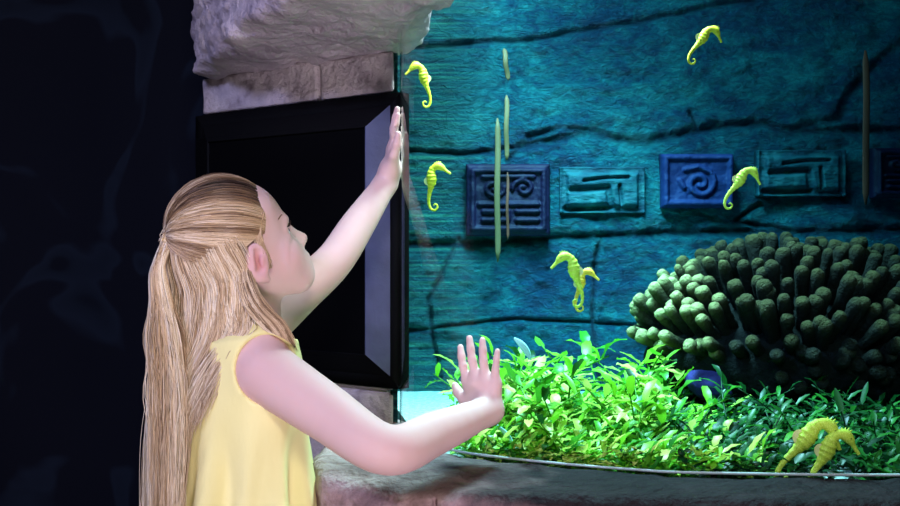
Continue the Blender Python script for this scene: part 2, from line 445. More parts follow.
# ------------------------------------------------------------------ the curved window
Z_SILL, Z_TOP = CZ - .313, CZ + .375
Z_BED = Z_SILL - .032
GC = catmull([(-.094, 1.86), (-.089, 1.79), (-.078, 1.705), (-.047, 1.62), (.004, 1.555), (.07, 1.508), (.158, 1.462), (.25, 1.425), (.3475, 1.40), (.6255, 1.385), (1.05, 1.40), (1.40, 1.44)], 160)
def normals2(c):
    T = np.gradient(c, axis=0); T /= np.linalg.norm(T, axis=1, keepdims=True)
    return np.stack([T[:, 1], -T[:, 0]], 1)          # towards the room
GN = normals2(GC)
def offset_curve(d): return GC + GN * d
def on_glass(px, py, off):
    c = offset_curve(off); r = c[:, 0] / c[:, 1]
    k = np.interp((px - 450) / F_PX, r, np.arange(len(c))) if np.all(np.diff(r) > 0) else None
    if k is None:
        j = int(np.argmin(np.abs(r - (px - 450) / F_PX))); k = j
    x = np.interp(k, np.arange(len(c)), c[:, 0]); y = np.interp(k, np.arange(len(c)), c[:, 1])
    return np.array([x, y, CZ + (253 - py) / F_PX * y])
GS = np.concatenate([[0], np.cumsum(np.linalg.norm(np.diff(GC, axis=0), axis=1))])
def glass_s(s, z, off):
    k = np.interp(s, GS, np.arange(len(GC))); i = np.arange(len(GC))
    p = np.array([np.interp(k, i, GC[:, 0]), np.interp(k, i, GC[:, 1])]); n = np.array([np.interp(k, i, GN[:, 0]), np.interp(k, i, GN[:, 1])])
    p = p + n * off
    return np.array([p[0], p[1], z])

inner = offset_curve(-.014)
def strip_solid(name, a, b, z0, z1, mat, rows=2):
    n = len(a); zs = np.linspace(z0, z1, rows)
    V = np.concatenate([np.concatenate([np.c_[a, np.full(n, z)] for z in zs]), np.concatenate([np.c_[b, np.full(n, z)] for z in zs])])
    f1 = grid_faces(rows, n); f2 = f1[:, ::-1] + rows * n
    m = rows * n
    ends = []
    for j in range(n - 1):
        ends += [[j, m + j, m + j + 1, j + 1], [(rows - 1) * n + j, (rows - 1) * n + j + 1, m + (rows - 1) * n + j + 1, m + (rows - 1) * n + j]]
    for r in range(rows - 1):
        ends += [[r * n, (r + 1) * n, m + (r + 1) * n, m + r * n], [r * n + n - 1, m + r * n + n - 1, m + (r + 1) * n + n - 1, (r + 1) * n + n - 1]]
    me = mesh_from(name, V, np.vstack([f1, f2, ends]))
    bm = bmesh.new(); bm.from_mesh(me); bmesh.ops.recalc_face_normals(bm, faces=bm.faces[:]); bm.to_mesh(me); bm.free()
    me.set_sharp_from_angle(angle=.7)
    return obj(name, me, mat)
structure(strip_solid('window_1', GC, inner, Z_BED - .01, Z_TOP + .05, M['glass']), 'curved clear aquarium window the girl presses her hands against')

# ------------------------------------------------------------------ room shell
structure(box('floor', (-3.2, -2.2, -.1), (3.2, 3.2, 0), M['floor']))
structure(box('ceiling', (-3.2, -2.2, 2.6), (3.2, 3.2, 2.7), M['dark']))
structure(box('wall_rear', (-3.2, -2.2, 0), (3.2, -2.1, 2.6), M['dark']))
structure(box('wall_right', (3.1, -2.1, 0), (3.2, 3.2, 2.6), M['dark']))
structure(box('wall_side', (-3.2, -2.1, 0), (-3.1, 3.2, 2.6), M['dark']))
structure(box('wall_left', (-3.1, 2.75, 0), (-.40, 2.85, 2.6), M['mural']))

# framed wall: runs from the window's left edge back to the left
WA = np.array([-.098, 1.862]); WD = np.array([-.815, .58]); WD /= np.linalg.norm(WD); WN = np.array([-WD[1], WD[0]]); WN = WN if WN[1] < 0 else -WN   # WN faces the room
W_LEN = .545
def wall_pt(s, t, z): q = WA + WD * s + WN * t; return np.array([q[0], q[1], z])
def wall_st(p):
    q = p[..., :2] - WA; return q @ WD, q @ WN
def build_framed_wall():
    f = Field((-.66, 1.70, .0), (.0, 2.42, 1.50), .0065)
    def fn(p):
        s, t = wall_st(p); z = p[..., 2]
        rough = fbm(p, 14, 4, 3) * .022
        d = np.maximum(np.maximum(np.abs(s - W_LEN / 2 + .02) - W_LEN / 2 - .02, np.abs(t + .06) - .06), np.abs(z - .72) - .76) + rough * .6
        d = np.maximum(d, p[..., 0] + .101 + (p[..., 1] - 1.86) * .33)      # ends at the side of the tank
        hole = np.maximum(np.abs(s - .270) - .280, np.abs(z - (CZ + .024)) - .277)
        d = np.maximum(d, -np.maximum(hole, -t - .10))
        j = np.abs(s - .20) + (z < 1.36) * 9                      # mortar joint in the course over the frame
        d = np.maximum(d, -(np.maximum(j - .0035 + rough * .15, -t - .012)))
        for zz in (.84, .62, .40, .2):                               # courses under the frame
            d = np.maximum(d, -(np.maximum(np.abs(z - zz) - .004, -t - .012)))
        return d
    f.apply(fn, f.o, f.o + f.n * f.h)
    return structure(field_obj(f, 'wall_framed', M['block']), 'pale stone block wall around the black framed panel')
build_framed_wall()

def framed_panel():
    c = wall_pt(.285, 0, CZ + .024)
    root = empty('framed_panel', c, 'black framed dark panel set in the stone wall behind the girl', 'panel')
    S0, S1, Z0, Z1 = -.012, .556, CZ - .252, CZ + .298
    bw, bt = .068, .062
    def bar(name, mat, quad_out, quad_in, prof):
        """moulding between two outer and two inner corner points: flat rim outside, bevel falling to the pane"""
        mb = MB()
        rows = []
        for u, t in prof:
            for e in (0, 1):
                o, i = np.array(quad_out[e]), np.array(quad_in[e]); q = o + (i - o) * u
                rows.append(wall_pt(q[0], t, q[1]) - c)
        mb.add(np.array(rows), grid_faces(len(prof), 2))
        o = mb.build(name, mat, root, smooth=False)
        return o
    oc = [(S0, Z0), (S1, Z0), (S1, Z1), (S0, Z1)]
    ic = [(S0 + bw, Z0 + bt), (S1 - .062, Z0 + bt), (S1 - .062, Z1 - bt), (S0 + bw, Z1 - bt)]
    for k in range(4):
        q = (oc[k], oc[(k + 1) % 4]), (ic[k], ic[(k + 1) % 4])
        bar('frame_rail', M['black_frame'], *q, [(0.0, -.02), (0.0, .006), (.36, .006)])
        bar('bevel', M['bevel'] if k == 3 else M['black_frame'], *q, [(.36, .006), (.40, .008), (.97, .026), (1.0, .027), (1.0, .0)])  # only the right bevel carries the painted blue gleam
    V = np.array([wall_pt(s, t, z) - c for t in (.022, -.01) for s, z in ((S0 + bw - .01, Z0 + bt - .01), (S1 - .02, Z0 + bt - .01), (S1 - .02, Z1 - bt + .01), (S0 + bw - .01, Z1 - bt + .01))])
    obj('pane', mesh_from('pane', V, [[0, 1, 2, 3], [7, 6, 5, 4], [0, 4, 5, 1], [1, 5, 6, 2], [2, 6, 7, 3], [3, 7, 4, 0]], smooth=False), M['black_pane'], root)
framed_panel()

# rock lip that overhangs the framed panel and the window
def poly_sd(x, y, poly):
    poly = np.asarray(poly, float); d = np.full(x.shape, 1e9); ins = np.zeros(x.shape, bool)
    for a, b in zip(poly, np.roll(poly, -1, 0)):
        e = b - a; w0, w1 = x - a[0], y - a[1]; t = np.clip((w0 * e[0] + w1 * e[1]) / (e @ e), 0, 1)
        d = np.minimum(d, (w0 - e[0] * t) ** 2 + (w1 - e[1] * t) ** 2)
        c = ((a[1] <= y) & (b[1] > y)) | ((b[1] <= y) & (a[1] > y))
        xi = a[0] + (y - a[1]) / np.where(abs(e[1]) < 1e-9, 1e-9, e[1]) * e[0]
        ins ^= c & (x < xi)
    return np.sqrt(d) * np.where(ins, -1, 1)
gback = offset_curve(-.05)[::8]
lip_poly = [(-.548, 2.15), (-.520, 2.08), (-.384, 1.79), (-.23, 1.58), (-.13, 1.44), (.05, 1.26), (.30, 1.16), (.70, 1.13), (1.40, 1.16)] + [tuple(q) for q in gback[::-1]] + [(-.12, 1.93), (-.50, 2.20)]
def build_lip():
    f = Field((-.66, 1.04, 1.40), (1.45, 2.28, 1.80), .0075)
    def fn(p):
        x, y, z = p[..., 0], p[..., 1], p[..., 2]
        r = fbm(p, 7, 4, 9) * .035 + fbm(p * np.array([1, 1, 2.2]), 26, 4, 19) * .034
        d2 = poly_sd(x[:, :, 0], y[:, :, 0], lip_poly)[:, :, None] + 0 * z
        s, t = wall_st(p)
        under = Z_TOP + .0 + np.clip(t, 0, .4) * .12 + np.clip((x + .10) / .10, 0, 1) * .018 - z                  # underside rises towards the room
        crack = np.abs(z - 0) * 0
        d = np.maximum(d2, under)
        hh = np.maximum(.02 - np.abs(d2 - under), 0); d = d + hh * hh / .08
        return np.maximum(d + r, z - 1.78)
    f.apply(fn, f.o, f.o + f.n * f.h)
    return structure(field_obj(f, 'trim_1', M['rock']), 'grey overhanging rock lip above the framed panel and the window')
build_lip()
# wall above the lip closes the room off from the top of the tank
structure(prism('wall_over_window', [(-.55, 2.14), (-.38, 1.84), (-.12, 1.50), (.3, 1.25), (1.40, 1.20)] + [tuple(q) for q in gback[::-1]] + [(-.12, 1.93), (-.50, 2.20)], 1.70, 2.6, M['rock']))

# stone sill and the wall that carries it
led = [(-.205, 1.98), (-.215, 1.52), (-.185, 1.43), (-.06, 1.375), (.13, 1.315), (.42, 1.27), (.80, 1.255), (1.40, 1.27)]
glass_back = [tuple(q) for q in offset_curve(-.035)[::8][::-1]]
def build_sill():
    f = Field((-.30, 1.17, .50), (1.45, 2.05, .84), .0065)
    def fn(p):
        x, y, z = p[..., 0], p[..., 1], p[..., 2]
        lo = np.clip((.25 - x) / .5, 0, 1)
        r = fbm(p, 9, 4, 31) * .03 * (.25 + .75 * lo) + fbm(p, 30, 3, 37) * .012
        d2 = poly_sd(x[:, :, 0], y[:, :, 0], led + glass_back + [(-.12, 1.98)])[:, :, None] + 0 * z
        top = z - (Z_SILL - .004) + .02 * lo * np.clip((1.46 - y) / .08, 0, 1)
        d = np.maximum(d2, top); hh = np.maximum(.025 - np.abs(d2 - top), 0); d = d + hh * hh / .1
        band = np.clip((z - (Z_SILL - .075)) / .01, 0, 1)              # coping course stands proud of the wall below
        d = np.maximum(d, d2 + .012 * (1 - band))
        for xj in (.452, .98, -.02):
            d = np.maximum(d, -(np.maximum(np.abs(x - xj) - .003, -d2 - .010)))
        return np.maximum(d + r * .8, .52 - z)
    f.apply(fn, f.o, f.o + f.n * f.h)
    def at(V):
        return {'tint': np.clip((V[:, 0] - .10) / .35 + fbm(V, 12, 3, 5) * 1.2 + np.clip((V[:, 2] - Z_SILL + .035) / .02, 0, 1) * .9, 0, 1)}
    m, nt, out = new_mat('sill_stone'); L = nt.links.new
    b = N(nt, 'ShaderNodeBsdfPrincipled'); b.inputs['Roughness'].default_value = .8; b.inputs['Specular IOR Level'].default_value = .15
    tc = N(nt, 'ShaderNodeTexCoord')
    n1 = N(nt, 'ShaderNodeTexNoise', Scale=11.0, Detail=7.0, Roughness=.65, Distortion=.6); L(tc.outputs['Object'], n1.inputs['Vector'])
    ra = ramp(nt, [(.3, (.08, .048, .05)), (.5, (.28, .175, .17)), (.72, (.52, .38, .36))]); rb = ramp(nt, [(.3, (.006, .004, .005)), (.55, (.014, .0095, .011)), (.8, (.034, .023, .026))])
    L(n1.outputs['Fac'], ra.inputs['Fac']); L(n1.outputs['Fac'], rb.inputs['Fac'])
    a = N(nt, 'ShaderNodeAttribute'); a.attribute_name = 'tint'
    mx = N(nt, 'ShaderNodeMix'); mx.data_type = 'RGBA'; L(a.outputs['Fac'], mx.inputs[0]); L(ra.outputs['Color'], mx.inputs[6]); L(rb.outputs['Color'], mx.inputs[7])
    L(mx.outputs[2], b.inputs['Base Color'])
    n2 = N(nt, 'ShaderNodeTexNoise', Scale=50.0, Detail=8.0); L(tc.outputs['Object'], n2.inputs['Vector'])
    bp = N(nt, 'ShaderNodeBump', Strength=1.0, Distance=.015); L(n2.outputs['Fac'], bp.inputs['Height']); L(bp.outputs['Normal'], b.inputs['Normal'])
    L(b.outputs['BSDF'], out.inputs['Surface'])
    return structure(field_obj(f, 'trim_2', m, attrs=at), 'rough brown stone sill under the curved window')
build_sill()
structure(prism('wall_under_window', [(-.19, 1.97), (-.195, 1.53), (-.17, 1.455), (-.05, 1.40), (.14, 1.345), (.42, 1.30), (.80, 1.285), (1.40, 1.30)] + glass_back + [(-.12, 1.97)], 0, .56, M['ledge']))

# ------------------------------------------------------------------ the tank
TB = 2.50                                  # depth of the tank's back wall
def wall_back():
    xs = np.arange(-.36, 1.46, .004); zs = np.arange(.55, 2.02, .004)
    X, Z = np.meshgrid(xs, zs)
    w = lambda pts: [((px - 450) / F_PX * TB, CZ + (253 - py) / F_PX * TB) for px, py in pts]
    p3 = np.stack([X, 0 * X, Z], -1); wob = fbm(p3, 9, 3, 2) * .03
    j = np.zeros_like(X)
    joints = [([(380, 246), (460, 243), (560, 238), (700, 233), (960, 229)], 4.5), ([(520, 146), (590, 132), (615, 138), (650, 141), (690, 131), (770, 121), (790, 131), (850, 130), (960, 127)], 4.5),
              ([(790, 131), (840, 118), (850, 95), (885, 55), (930, 25)], 5), ([(415, 48), (520, 40), (640, 20), (760, -4)], 3), ([(520, 146), (510, 160), (516, 190)], 3.5),
              ([(590, 132), (560, 128), (530, 136)], 3.5), ([(460, 238), (430, 300), (440, 380)], 2.5), ([(800, 232), (735, 222), (760, 205)], 3), ([(700, 131), (690, 112)], 2.5), ([(395, 150), (460, 155), (520, 146)], 2.5),
              ([(600, 236), (590, 330), (610, 420)], 2.5), ([(395, 330), (520, 320), (700, 330)], 2)]
    for pts, wd in joints:
        ww = wd * TB / F_PX * .95
        d = seg_dist(X + wob, Z + wob * .6, w(pts)); j = np.maximum(j, np.exp(-(d / ww) ** 2))
    relief = fbm(p3, 5, 4, 1) * .05 + fbm(p3 * np.array([1, 1, 1.8]), 22, 4, 6) * .022
    Y = TB - relief + .014 * j
    V = np.stack([X, Y, Z], -1).reshape(-1, 3); Fc = grid_faces(len(zs), len(xs))
    o = obj('wall_tank_back', mesh_from('wall_tank_back', V, Fc, {'joint': (j * .62).ravel()}), M['tank_wall'])
    return structure(o, 'teal painted rock wall with carved joints at the back of the tank')
wall_back()
structure(prism('wall_tank_left', [(-.098, 1.875), (-.165, 2.56), (-.185, 2.56), (-.112, 1.89)], .55, 1.98, M['tank_wall']))
structure(box('wall_tank_right', (1.38, 1.36, .55), (1.46, 2.56, 1.98), M['tank_wall']))
structure(box('wall_behind_tank', (-.40, 2.60, 0), (1.46, 2.70, 2.6), M['dark']))
fl = [tuple(q) for q in offset_curve(-.036)[::6]] + [(1.40, 2.56), (-.175, 2.56)]
structure(prism('floor_tank', fl, Z_BED - .10, Z_BED, M['gravel']))
wt = [tuple(q) for q in offset_curve(-.0155)[::4]] + [(1.379, 2.52), (-.155, 2.52)]
o = prism('water', wt, Z_BED - .01, 1.86, M['water']); tag(o, 'clear blue green water filling the aquarium behind the curved window', 'water', kind='stuff')

bc = offset_curve(-.020)[::2]
V, Fc = tubes(np.c_[bc, np.full(len(bc), Z_SILL + .001)][None], np.full((1, len(bc)), .0022), 8, (0, 0, 1))
M['added_bead'] = simple('bright_edge_white', (.45, .50, .48), .4, .4)  # pale solid added in place of the bright edge of the glass
structure(obj('added_edge_bead', mesh_from('added_edge_bead', V, Fc), M['added_bead']), 'thin white bead added for the bright glass edge along the foot of the window')

# carved blocks
def carved_block(px0, px1, py0, py1, mat, strokes, label, raised, depth=.012, round_=.12, d=2.475, groove=1.0):
    x0, x1 = (px0 - 450) / F_PX * d, (px1 - 450) / F_PX * d; z0, z1 = CZ + (253 - py1) / F_PX * d, CZ + (253 - py0) / F_PX * d
    W, H = x1 - x0, z1 - z0; n = 90; m = max(30, int(n * H / W))
    u = np.linspace(0, 1, n); v = np.linspace(0, 1, m); U, Vv = np.meshgrid(u, v)
    X = U * W; Z = Vv * H
    ex = np.minimum(np.minimum(X, W - X), np.minimum(Z, H - Z)); edge = np.clip(ex / .012, 0, 1); edge = np.sqrt(1 - (1 - edge) ** 2 + 1e-9)
    hgt = depth * edge
    p3 = np.stack([X + x0, 0 * X, Z + z0], -1)
    for pts, wd in strokes:
        dd = seg_dist(X, Z, [(a * W, (1 - b) * H) for a, b in pts]); hgt = hgt + (1 if raised else -1) * .009 * groove * np.exp(-(dd / (wd * H)) ** 4)
    hgt = hgt + fbm(p3, 40, 3, 8) * .008 * edge
    V = np.stack([X - W / 2, -hgt, Z - H / 2], -1).reshape(-1, 3)
    Fc = grid_faces(m, n)
    # back plate
    V = np.vstack([V, V * np.array([1, 0, 1]) + np.array([0, .03, 0])]); k = m * n
    rim = [(i, i + 1) for i in range(n - 1)] + [(i * n + n - 1, (i + 1) * n + n - 1) for i in range(m - 1)] + [((m - 1) * n + i + 1, (m - 1) * n + i) for i in range(n - 1)][::-1] + [((i + 1) * n, i * n) for i in range(m - 1)][::-1]
    Fc = np.vstack([Fc, Fc[:, ::-1] + k, [[a, a + k, b + k, b] for a, b in rim]])
    o = obj('carved_block', mesh_from('carved_block', V, Fc), mat, loc=((x0 + x1) / 2, d, (z0 + z1) / 2))
    return tag(o, label, 'carving', 'carved blocks along the tank back wall')
def spiral(cx, cz, r, turns, a0=0, n=22, sq=1.0): return [(cx + sq * r * (1 - t * .85) * math.cos(a0 + t * turns * 6.283), cz + r * (1 - t * .85) * math.sin(a0 + t * turns * 6.283)) for t in np.linspace(0, 1, n)]
rect = lambda a, b, c, d: [(a, b), (c, b), (c, d), (a, d), (a, b)]
glyph = [(rect(.08, .10, .92, .90), .035), (spiral(.33, .34, .13, 1.3), .03), (spiral(.68, .34, .13, 1.3, 3.1), .03), ([(.15, .56), (.85, .56)], .03), ([(.2, .66), (.5, .66), (.5, .78), (.2, .78)], .03), ([(.6, .66), (.85, .66)], .03), ([(.6, .78), (.85, .78)], .03), ([(.2, .18), (.8, .18)], .03)]
carved_block(466, 550, 164, 236, M['purple'], glyph, 'dark purple carved glyph block nearest the left end of the tank', True)
mea = [(rect(.05, .08, .95, .92), .075), ([(.14, .50), (.56, .46), (.60, .86), (.08, .90)], .07), ([(.28, .30), (.5, .24), (.8, .22)], .04), ([(.70, .40), (.72, .80)], .04)]
carved_block(560, 645, 167, 213, M['teal_relief'], mea, 'teal carved hook pattern block between the two purple blocks', False, depth=.010, groove=1.4)
carved_block(661, 733, 154, 208, M['violet'], [(rect(.05, .07, .95, .93), .06), (spiral(.52, .55, .26, 1.4, -.6, sq=.8), .05), ([(.32, .3), (.5, .24), (.66, .34)], .045), ([(.25, .5), (.3, .62)], .05)],
             'blue violet carved spiral block left of the seahorse in front of the wall', True)
carved_block(758, 846, 150, 196, M['teal_relief'], mea, 'teal carved hook pattern block above the coral, right of the spiral block', False, depth=.010, groove=1.4)
carved_block(872, 940, 148, 198, M['purple'], glyph, 'purple carved block cut by the right edge of the photo', True)

# upright strips standing in for reflections on the window glass
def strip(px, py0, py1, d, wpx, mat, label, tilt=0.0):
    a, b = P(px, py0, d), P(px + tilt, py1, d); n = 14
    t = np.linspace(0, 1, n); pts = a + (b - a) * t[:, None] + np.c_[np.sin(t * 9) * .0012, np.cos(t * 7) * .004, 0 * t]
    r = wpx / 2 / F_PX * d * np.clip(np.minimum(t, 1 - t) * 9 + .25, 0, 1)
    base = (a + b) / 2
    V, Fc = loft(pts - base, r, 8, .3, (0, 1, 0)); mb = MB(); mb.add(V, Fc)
    o = mb.build('stem', mat, loc=base); tag(o, label, 'stem')  # solid strip shaped after a reflection in the glass, not a plant
M['straw'] = simple('straw', (.15, .11, .05), .6, .3); M['red_reflection'] = simple('red_reflection_streak', (.16, .05, .03), .6, .3)  # colours of the reflection streaks, straw yellow and red
strip(497.5, 118, 262, 2.38, 6, M['straw'], 'straw coloured upright reflection streak, the longer left one before the dark purple glyph block')
strip(506.5, 95, 160, 2.36, 5, M['straw'], 'short straw coloured upright reflection streak right of the longer straw one')
strip(507.5, 172, 240, 2.40, 3, M['red_reflection'], 'thin red upright reflection streak in front of the dark purple glyph block')
strip(504, 48, 80, 2.38, 5, M['straw'], 'short tilted straw coloured reflection streak at the top above the other streaks', 4)
strip(866, 50, 205, 2.38, 7, M['red_reflection'], 'reddish brown upright reflection streak at the right before the tank wall')

# ------------------------------------------------------------------ seahorses
def seahorse(name_label, px, py, d, size_px, mat, facing=1, roll=0.0, yaw=0.0, group='seahorses in the tank', curl=1.0, cat='seahorse'):
    """px,py = middle of the animal; drawn facing +x, one unit tall"""
    size = size_px / F_PX * d
    root = empty('seahorse', P(px, py, d), name_label, cat, group)
    root.scale = (facing * size, size, size); root.rotation_euler = (0, math.radians(roll), math.radians(yaw))
    ctr = [(.31, -.20, .020), (.25, -.165, .024), (.19, -.125, .030), (.13, -.085, .055), (.06, -.055, .068), (-.01, -.065, .062), (-.065, -.115, .060), (-.09, -.19, .075), (-.085, -.28, .092), (-.075, -.37, .088), (-.085, -.46, .064), (-.10, -.55, .045), (-.115, -.65, .036), (-.12, -.75, .030), (-.105, -.85, .026), (-.06, -.93, .023), (.01, -.955, .020), (.065, -.91, .018), (.06, -.845, .015), (.01, -.83, .012), (-.01, -.865, .009)]
    c = np.array(ctr); n = 150
    Q = catmull(c, n); pts = np.c_[Q[:, 0], 0 * Q[:, 0], Q[:, 1] + .5]; r = Q[:, 2] * 1.12
    t = np.arange(n) / n
    seg = np.where(t > .28, 1 + .10 * np.maximum(np.sin(t * 150), -.3), 1.0)
    V, Fc = loft(pts, r * seg, 12, .72, (0, 1, 0))
    mb = MB(); mb.add(V, Fc); mb.build('body', mat, root)
    cr = MB()                                                        # coronet of short spikes
    for k, (dx, dz) in enumerate(((-.02, .055), (.015, .07), (.05, .06), (-.055, .03))):
        a = np.array([.03 + dx * .6, 0, .45 + .03]); b = np.array([.03 + dx * 1.3, 0, .45 + dz + .035])
        V, Fc = loft([a, (a + b) / 2, b], [.022, .014, .004], 6); cr.add(V, Fc)
    cr.build('coronet', mat, root)
    fn = MB(); a = np.linspace(0, 1, 9)                              # dorsal fin: a ribbed fan on the back
    inner_ = np.c_[np.full(9, -.15) + .0 * a, 0 * a, .5 - .30 - a * .16]; outer = np.c_[-.155 - .085 * np.sin(a * math.pi) ** .6, .004 * np.cos(a * 25), .5 - .27 - a * .19]
    for off in (-.006, .006):
        V = np.stack([inner_, outer], 1).reshape(-1, 3) + np.array([0, off, 0]); fn.add(V, grid_faces(9, 2))
    fn.build('dorsal_fin', M['fin'], root)
    for s in (-1, 1):
        V, Fc = ellipsoid((.105, s * .040, .5 - .065), (.017, .010, .017), 8, 10); e = MB(); e.add(V, Fc); e.build('eye', M['dark_eye'], root)
    return root
seahorse('yellow seahorse highest at the left, facing left beside the rock lip', 422, 86, 1.95, 47, M['seahorse'], -1, -14, 20)
seahorse('yellow seahorse just right of the raised left hand, facing right', 435, 188, 1.95, 49, M['seahorse'], 1, 3, -12)
seahorse('yellow seahorse near the top of the tank, right of centre', 702, 46, 1.80, 46, M['seahorse'], 1, 34, 0)
seahorse('bright lime yellow seahorse before the blue violet spiral block', 739, 189, 1.72, 50, M['seahorse_lime'], 1, 33, 0)
seahorse('pale lime seahorse of the embracing pair, the larger one facing left', 572, 281, 1.75, 58, M['seahorse_lime'], -1, -14, 10, 'embracing seahorse pair')
seahorse('golden seahorse of the embracing pair, the smaller one facing right', 583, 291, 1.79, 45, M['seahorse_gold'], 1, 10, -10, 'embracing seahorse pair')
seahorse('yellow seahorse bending among dark plants at the sill, the left of two', 803, 454, 1.420, 86, M['seahorse_lime'], 1, 38, 0, 'seahorses behind the sill')
seahorse('yellow seahorse bending among dark plants at the sill, the right of two', 827, 465, 1.416, 78, M['seahorse_lime'], 1, 26, 0, 'seahorses behind the sill')

# ------------------------------------------------------------------ coral
def coral():
    c0 = P(795, 330, 2.10); R = np.array([.335, .24, .165])
    root = empty('stone_coral', (c0[0], c0[1], Z_BED), 'big dark olive finger coral with pale tips at the right of the tank', 'coral')
    base = np.array([c0[0], c0[1], Z_SILL])
    # body: a bowl on a flared stalk
    f = Field(c0 - np.array([.42, .32, .38]), c0 + np.array([.42, .32, .18]), .009)
    f.ell(c0 + np.array([0, 0, -.02]), R * np.array([.92, .92, .72]))
    f.cone(c0 + np.array([.02, .02, -.08]), (c0[0] + .04, c0[1] + .03, Z_BED), .15, .10, .10)
    f.cone(c0 + np.array([-.10, .0, -.05]), (c0[0] - .02, c0[1], Z_BED + .03), .10, .05, .10)
    _, g = f.region(f.o, f.o + f.n * f.h)
    f.D += (fbm(g, 22, 3, 4) * .05).astype(np.float32)
    o = field_obj(f, 'base', M['coral_base'], root); o.location = -base
    # fingers
    fing = []; gold = math.pi * (3 - 5 ** .5); NF = 470
    for k in range(NF):
        z = 1 - (k + .5) / NF * 1.46; ph = k * gold; r = math.sqrt(max(0, 1 - z * z))
        u = np.array([r * math.cos(ph), r * math.sin(ph), z]) + RNG.normal(0, .05, 3); u /= np.linalg.norm(u)
        if u[2] < (-.10 if u[0] < -.35 else -.45): continue
        p = c0 + u * R * .80
        nrm = u / R; nrm /= np.linalg.norm(nrm)
        dirv = nrm * .55 + np.array([u[0] * .75, u[1] * .5, .50 if u[2] > .05 else .12]); dirv /= np.linalg.norm(dirv)
        fing.append((p, dirv + RNG.normal(0, .06, 3), RNG.uniform(.066, .095) * (1 if u[2] > 0 else .8), RNG.uniform(.0112, .0150), u))
    # nearest to the lens first; the ones the photo shows largest
    fing.sort(key=lambda q: (q[0][1] - q[4][2] * .12))
    rest = MB()
    for i, (p, dv, ln, rr, u) in enumerate(fing):
        dv = dv / np.linalg.norm(dv); t = np.array([0, .12, .24, .36, .48, .58, .68, .76, .84, .91, .97, 1.0])
        side = np.cross(dv, (0, 0, 1.0)); bend = np.array([0, 0, 1.0]) * .018
        pts = p + dv * (t * ln)[:, None] + bend * (t ** 2)[:, None]
        prof = np.array([.86, .86, .87, .88, .90, .94, 1.0, 1.05, 1.08, 1.04, .84, .40]) * rr
        V, Fc = loft(pts, prof, 10, None, (0.3, 1, .1))
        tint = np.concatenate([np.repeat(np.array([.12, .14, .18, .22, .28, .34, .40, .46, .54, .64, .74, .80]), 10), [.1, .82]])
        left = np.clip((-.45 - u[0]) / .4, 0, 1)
        tint = np.clip(tint + RNG.uniform(-.06, .06) + left * .22 - (.30 if u[2] < .0 and left < .3 else .12 * (1 - left)), 0, 1)  # light from the left and shade underneath painted into the tint
        V = V + fbm(V, 70, 3, 12)[:, None] * .008 * dv + np.stack([fbm(V, 110, 2, 13), fbm(V, 110, 2, 14), 0 * V[:, 0]], -1) * .006
        if i < 100:
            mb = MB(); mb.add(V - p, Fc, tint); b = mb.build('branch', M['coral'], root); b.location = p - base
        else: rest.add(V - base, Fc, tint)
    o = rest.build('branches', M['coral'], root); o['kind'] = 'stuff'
coral()

# purple rock beside the coral
f = Field(P(715, 378, 1.98) - np.array([.09, .07, .08]), P(715, 378, 1.98) + np.array([.09, .07, .08]), .006)
f.ell(P(715, 380, 1.98), (.06, .045, .035)); _, g = f.region(f.o, f.o + f.n * f.h); f.D += (fbm(g, 18, 3, 44) * .04).astype(np.float32)
o = field_obj(f, 'rock', M['purple_rock']); tag(o, 'small purple rock in the shade left below the coral', 'rock')

# ------------------------------------------------------------------ water plants
def leaf(mb, base, direction, up, length, width, curl, tint):
    n = 6; t = np.linspace(0, 1, n)
    direction = direction / np.linalg.norm(direction); side = np.cross(direction, up); side /= np.linalg.norm(side) + 1e-9; nrm = np.cross(side, direction)
    mid = base + direction * (length * t)[:, None] + nrm * (curl * length * np.sin(t * 2.6))[:, None]
    w = width * np.sin(np.clip(t * .94 + .05, 0, 1) * math.pi) ** .7 * .5 + .0004
    wave = np.sin(t * 14 + tint * 30) * width * .12
    a = mid - side * w[:, None] + nrm * (w * .35 + wave)[:, None]; b = mid + side * w[:, None] + nrm * (w * .35 - wave)[:, None]
    V = np.stack([a, mid, b], 1).reshape(-1, 3); mb.add(V, grid_faces(n, 3), tint)

def sprig(h, nl, lean, rng, leafy, L0=.036, W0=.011, tmean=.55):
    """stem path and leaves of one plant, in its own frame"""
    a = rng.uniform(0, 6.28); k = np.linspace(0, 1, 9)
    stem = np.c_[np.cos(a) * lean * h * k ** 1.6, np.sin(a) * lean * h * k ** 1.6, h * k * (1 - .12 * lean * k)] + np.c_[np.sin(k * 5 + a) * .004, np.cos(k * 4 + a) * .004, 0 * k]
    for i in range(nl):
        u = .15 + .85 * (i + rng.uniform(0, .6)) / nl; u = min(u, 1); j = u * 8; q = np.array([np.interp(j, range(9), stem[:, c]) for c in range(3)])
        ph = i * 2.4 + rng.uniform(-.4, .4); el = rng.uniform(-.45, .55) if u < .9 else rng.uniform(.2, 1.0)
        dv = np.array([math.cos(ph) * math.cos(el), math.sin(ph) * math.cos(el), math.sin(el)])
        leaf(leafy, q, dv, np.array([.1, .05, 1.0]), L0 * rng.uniform(.65, 1.25), W0 * rng.uniform(.7, 1.3), rng.uniform(-.12, .28), float(np.clip(rng.normal(tmean, .26) + .2 * (u - .5), 0, 1)))
    return stem

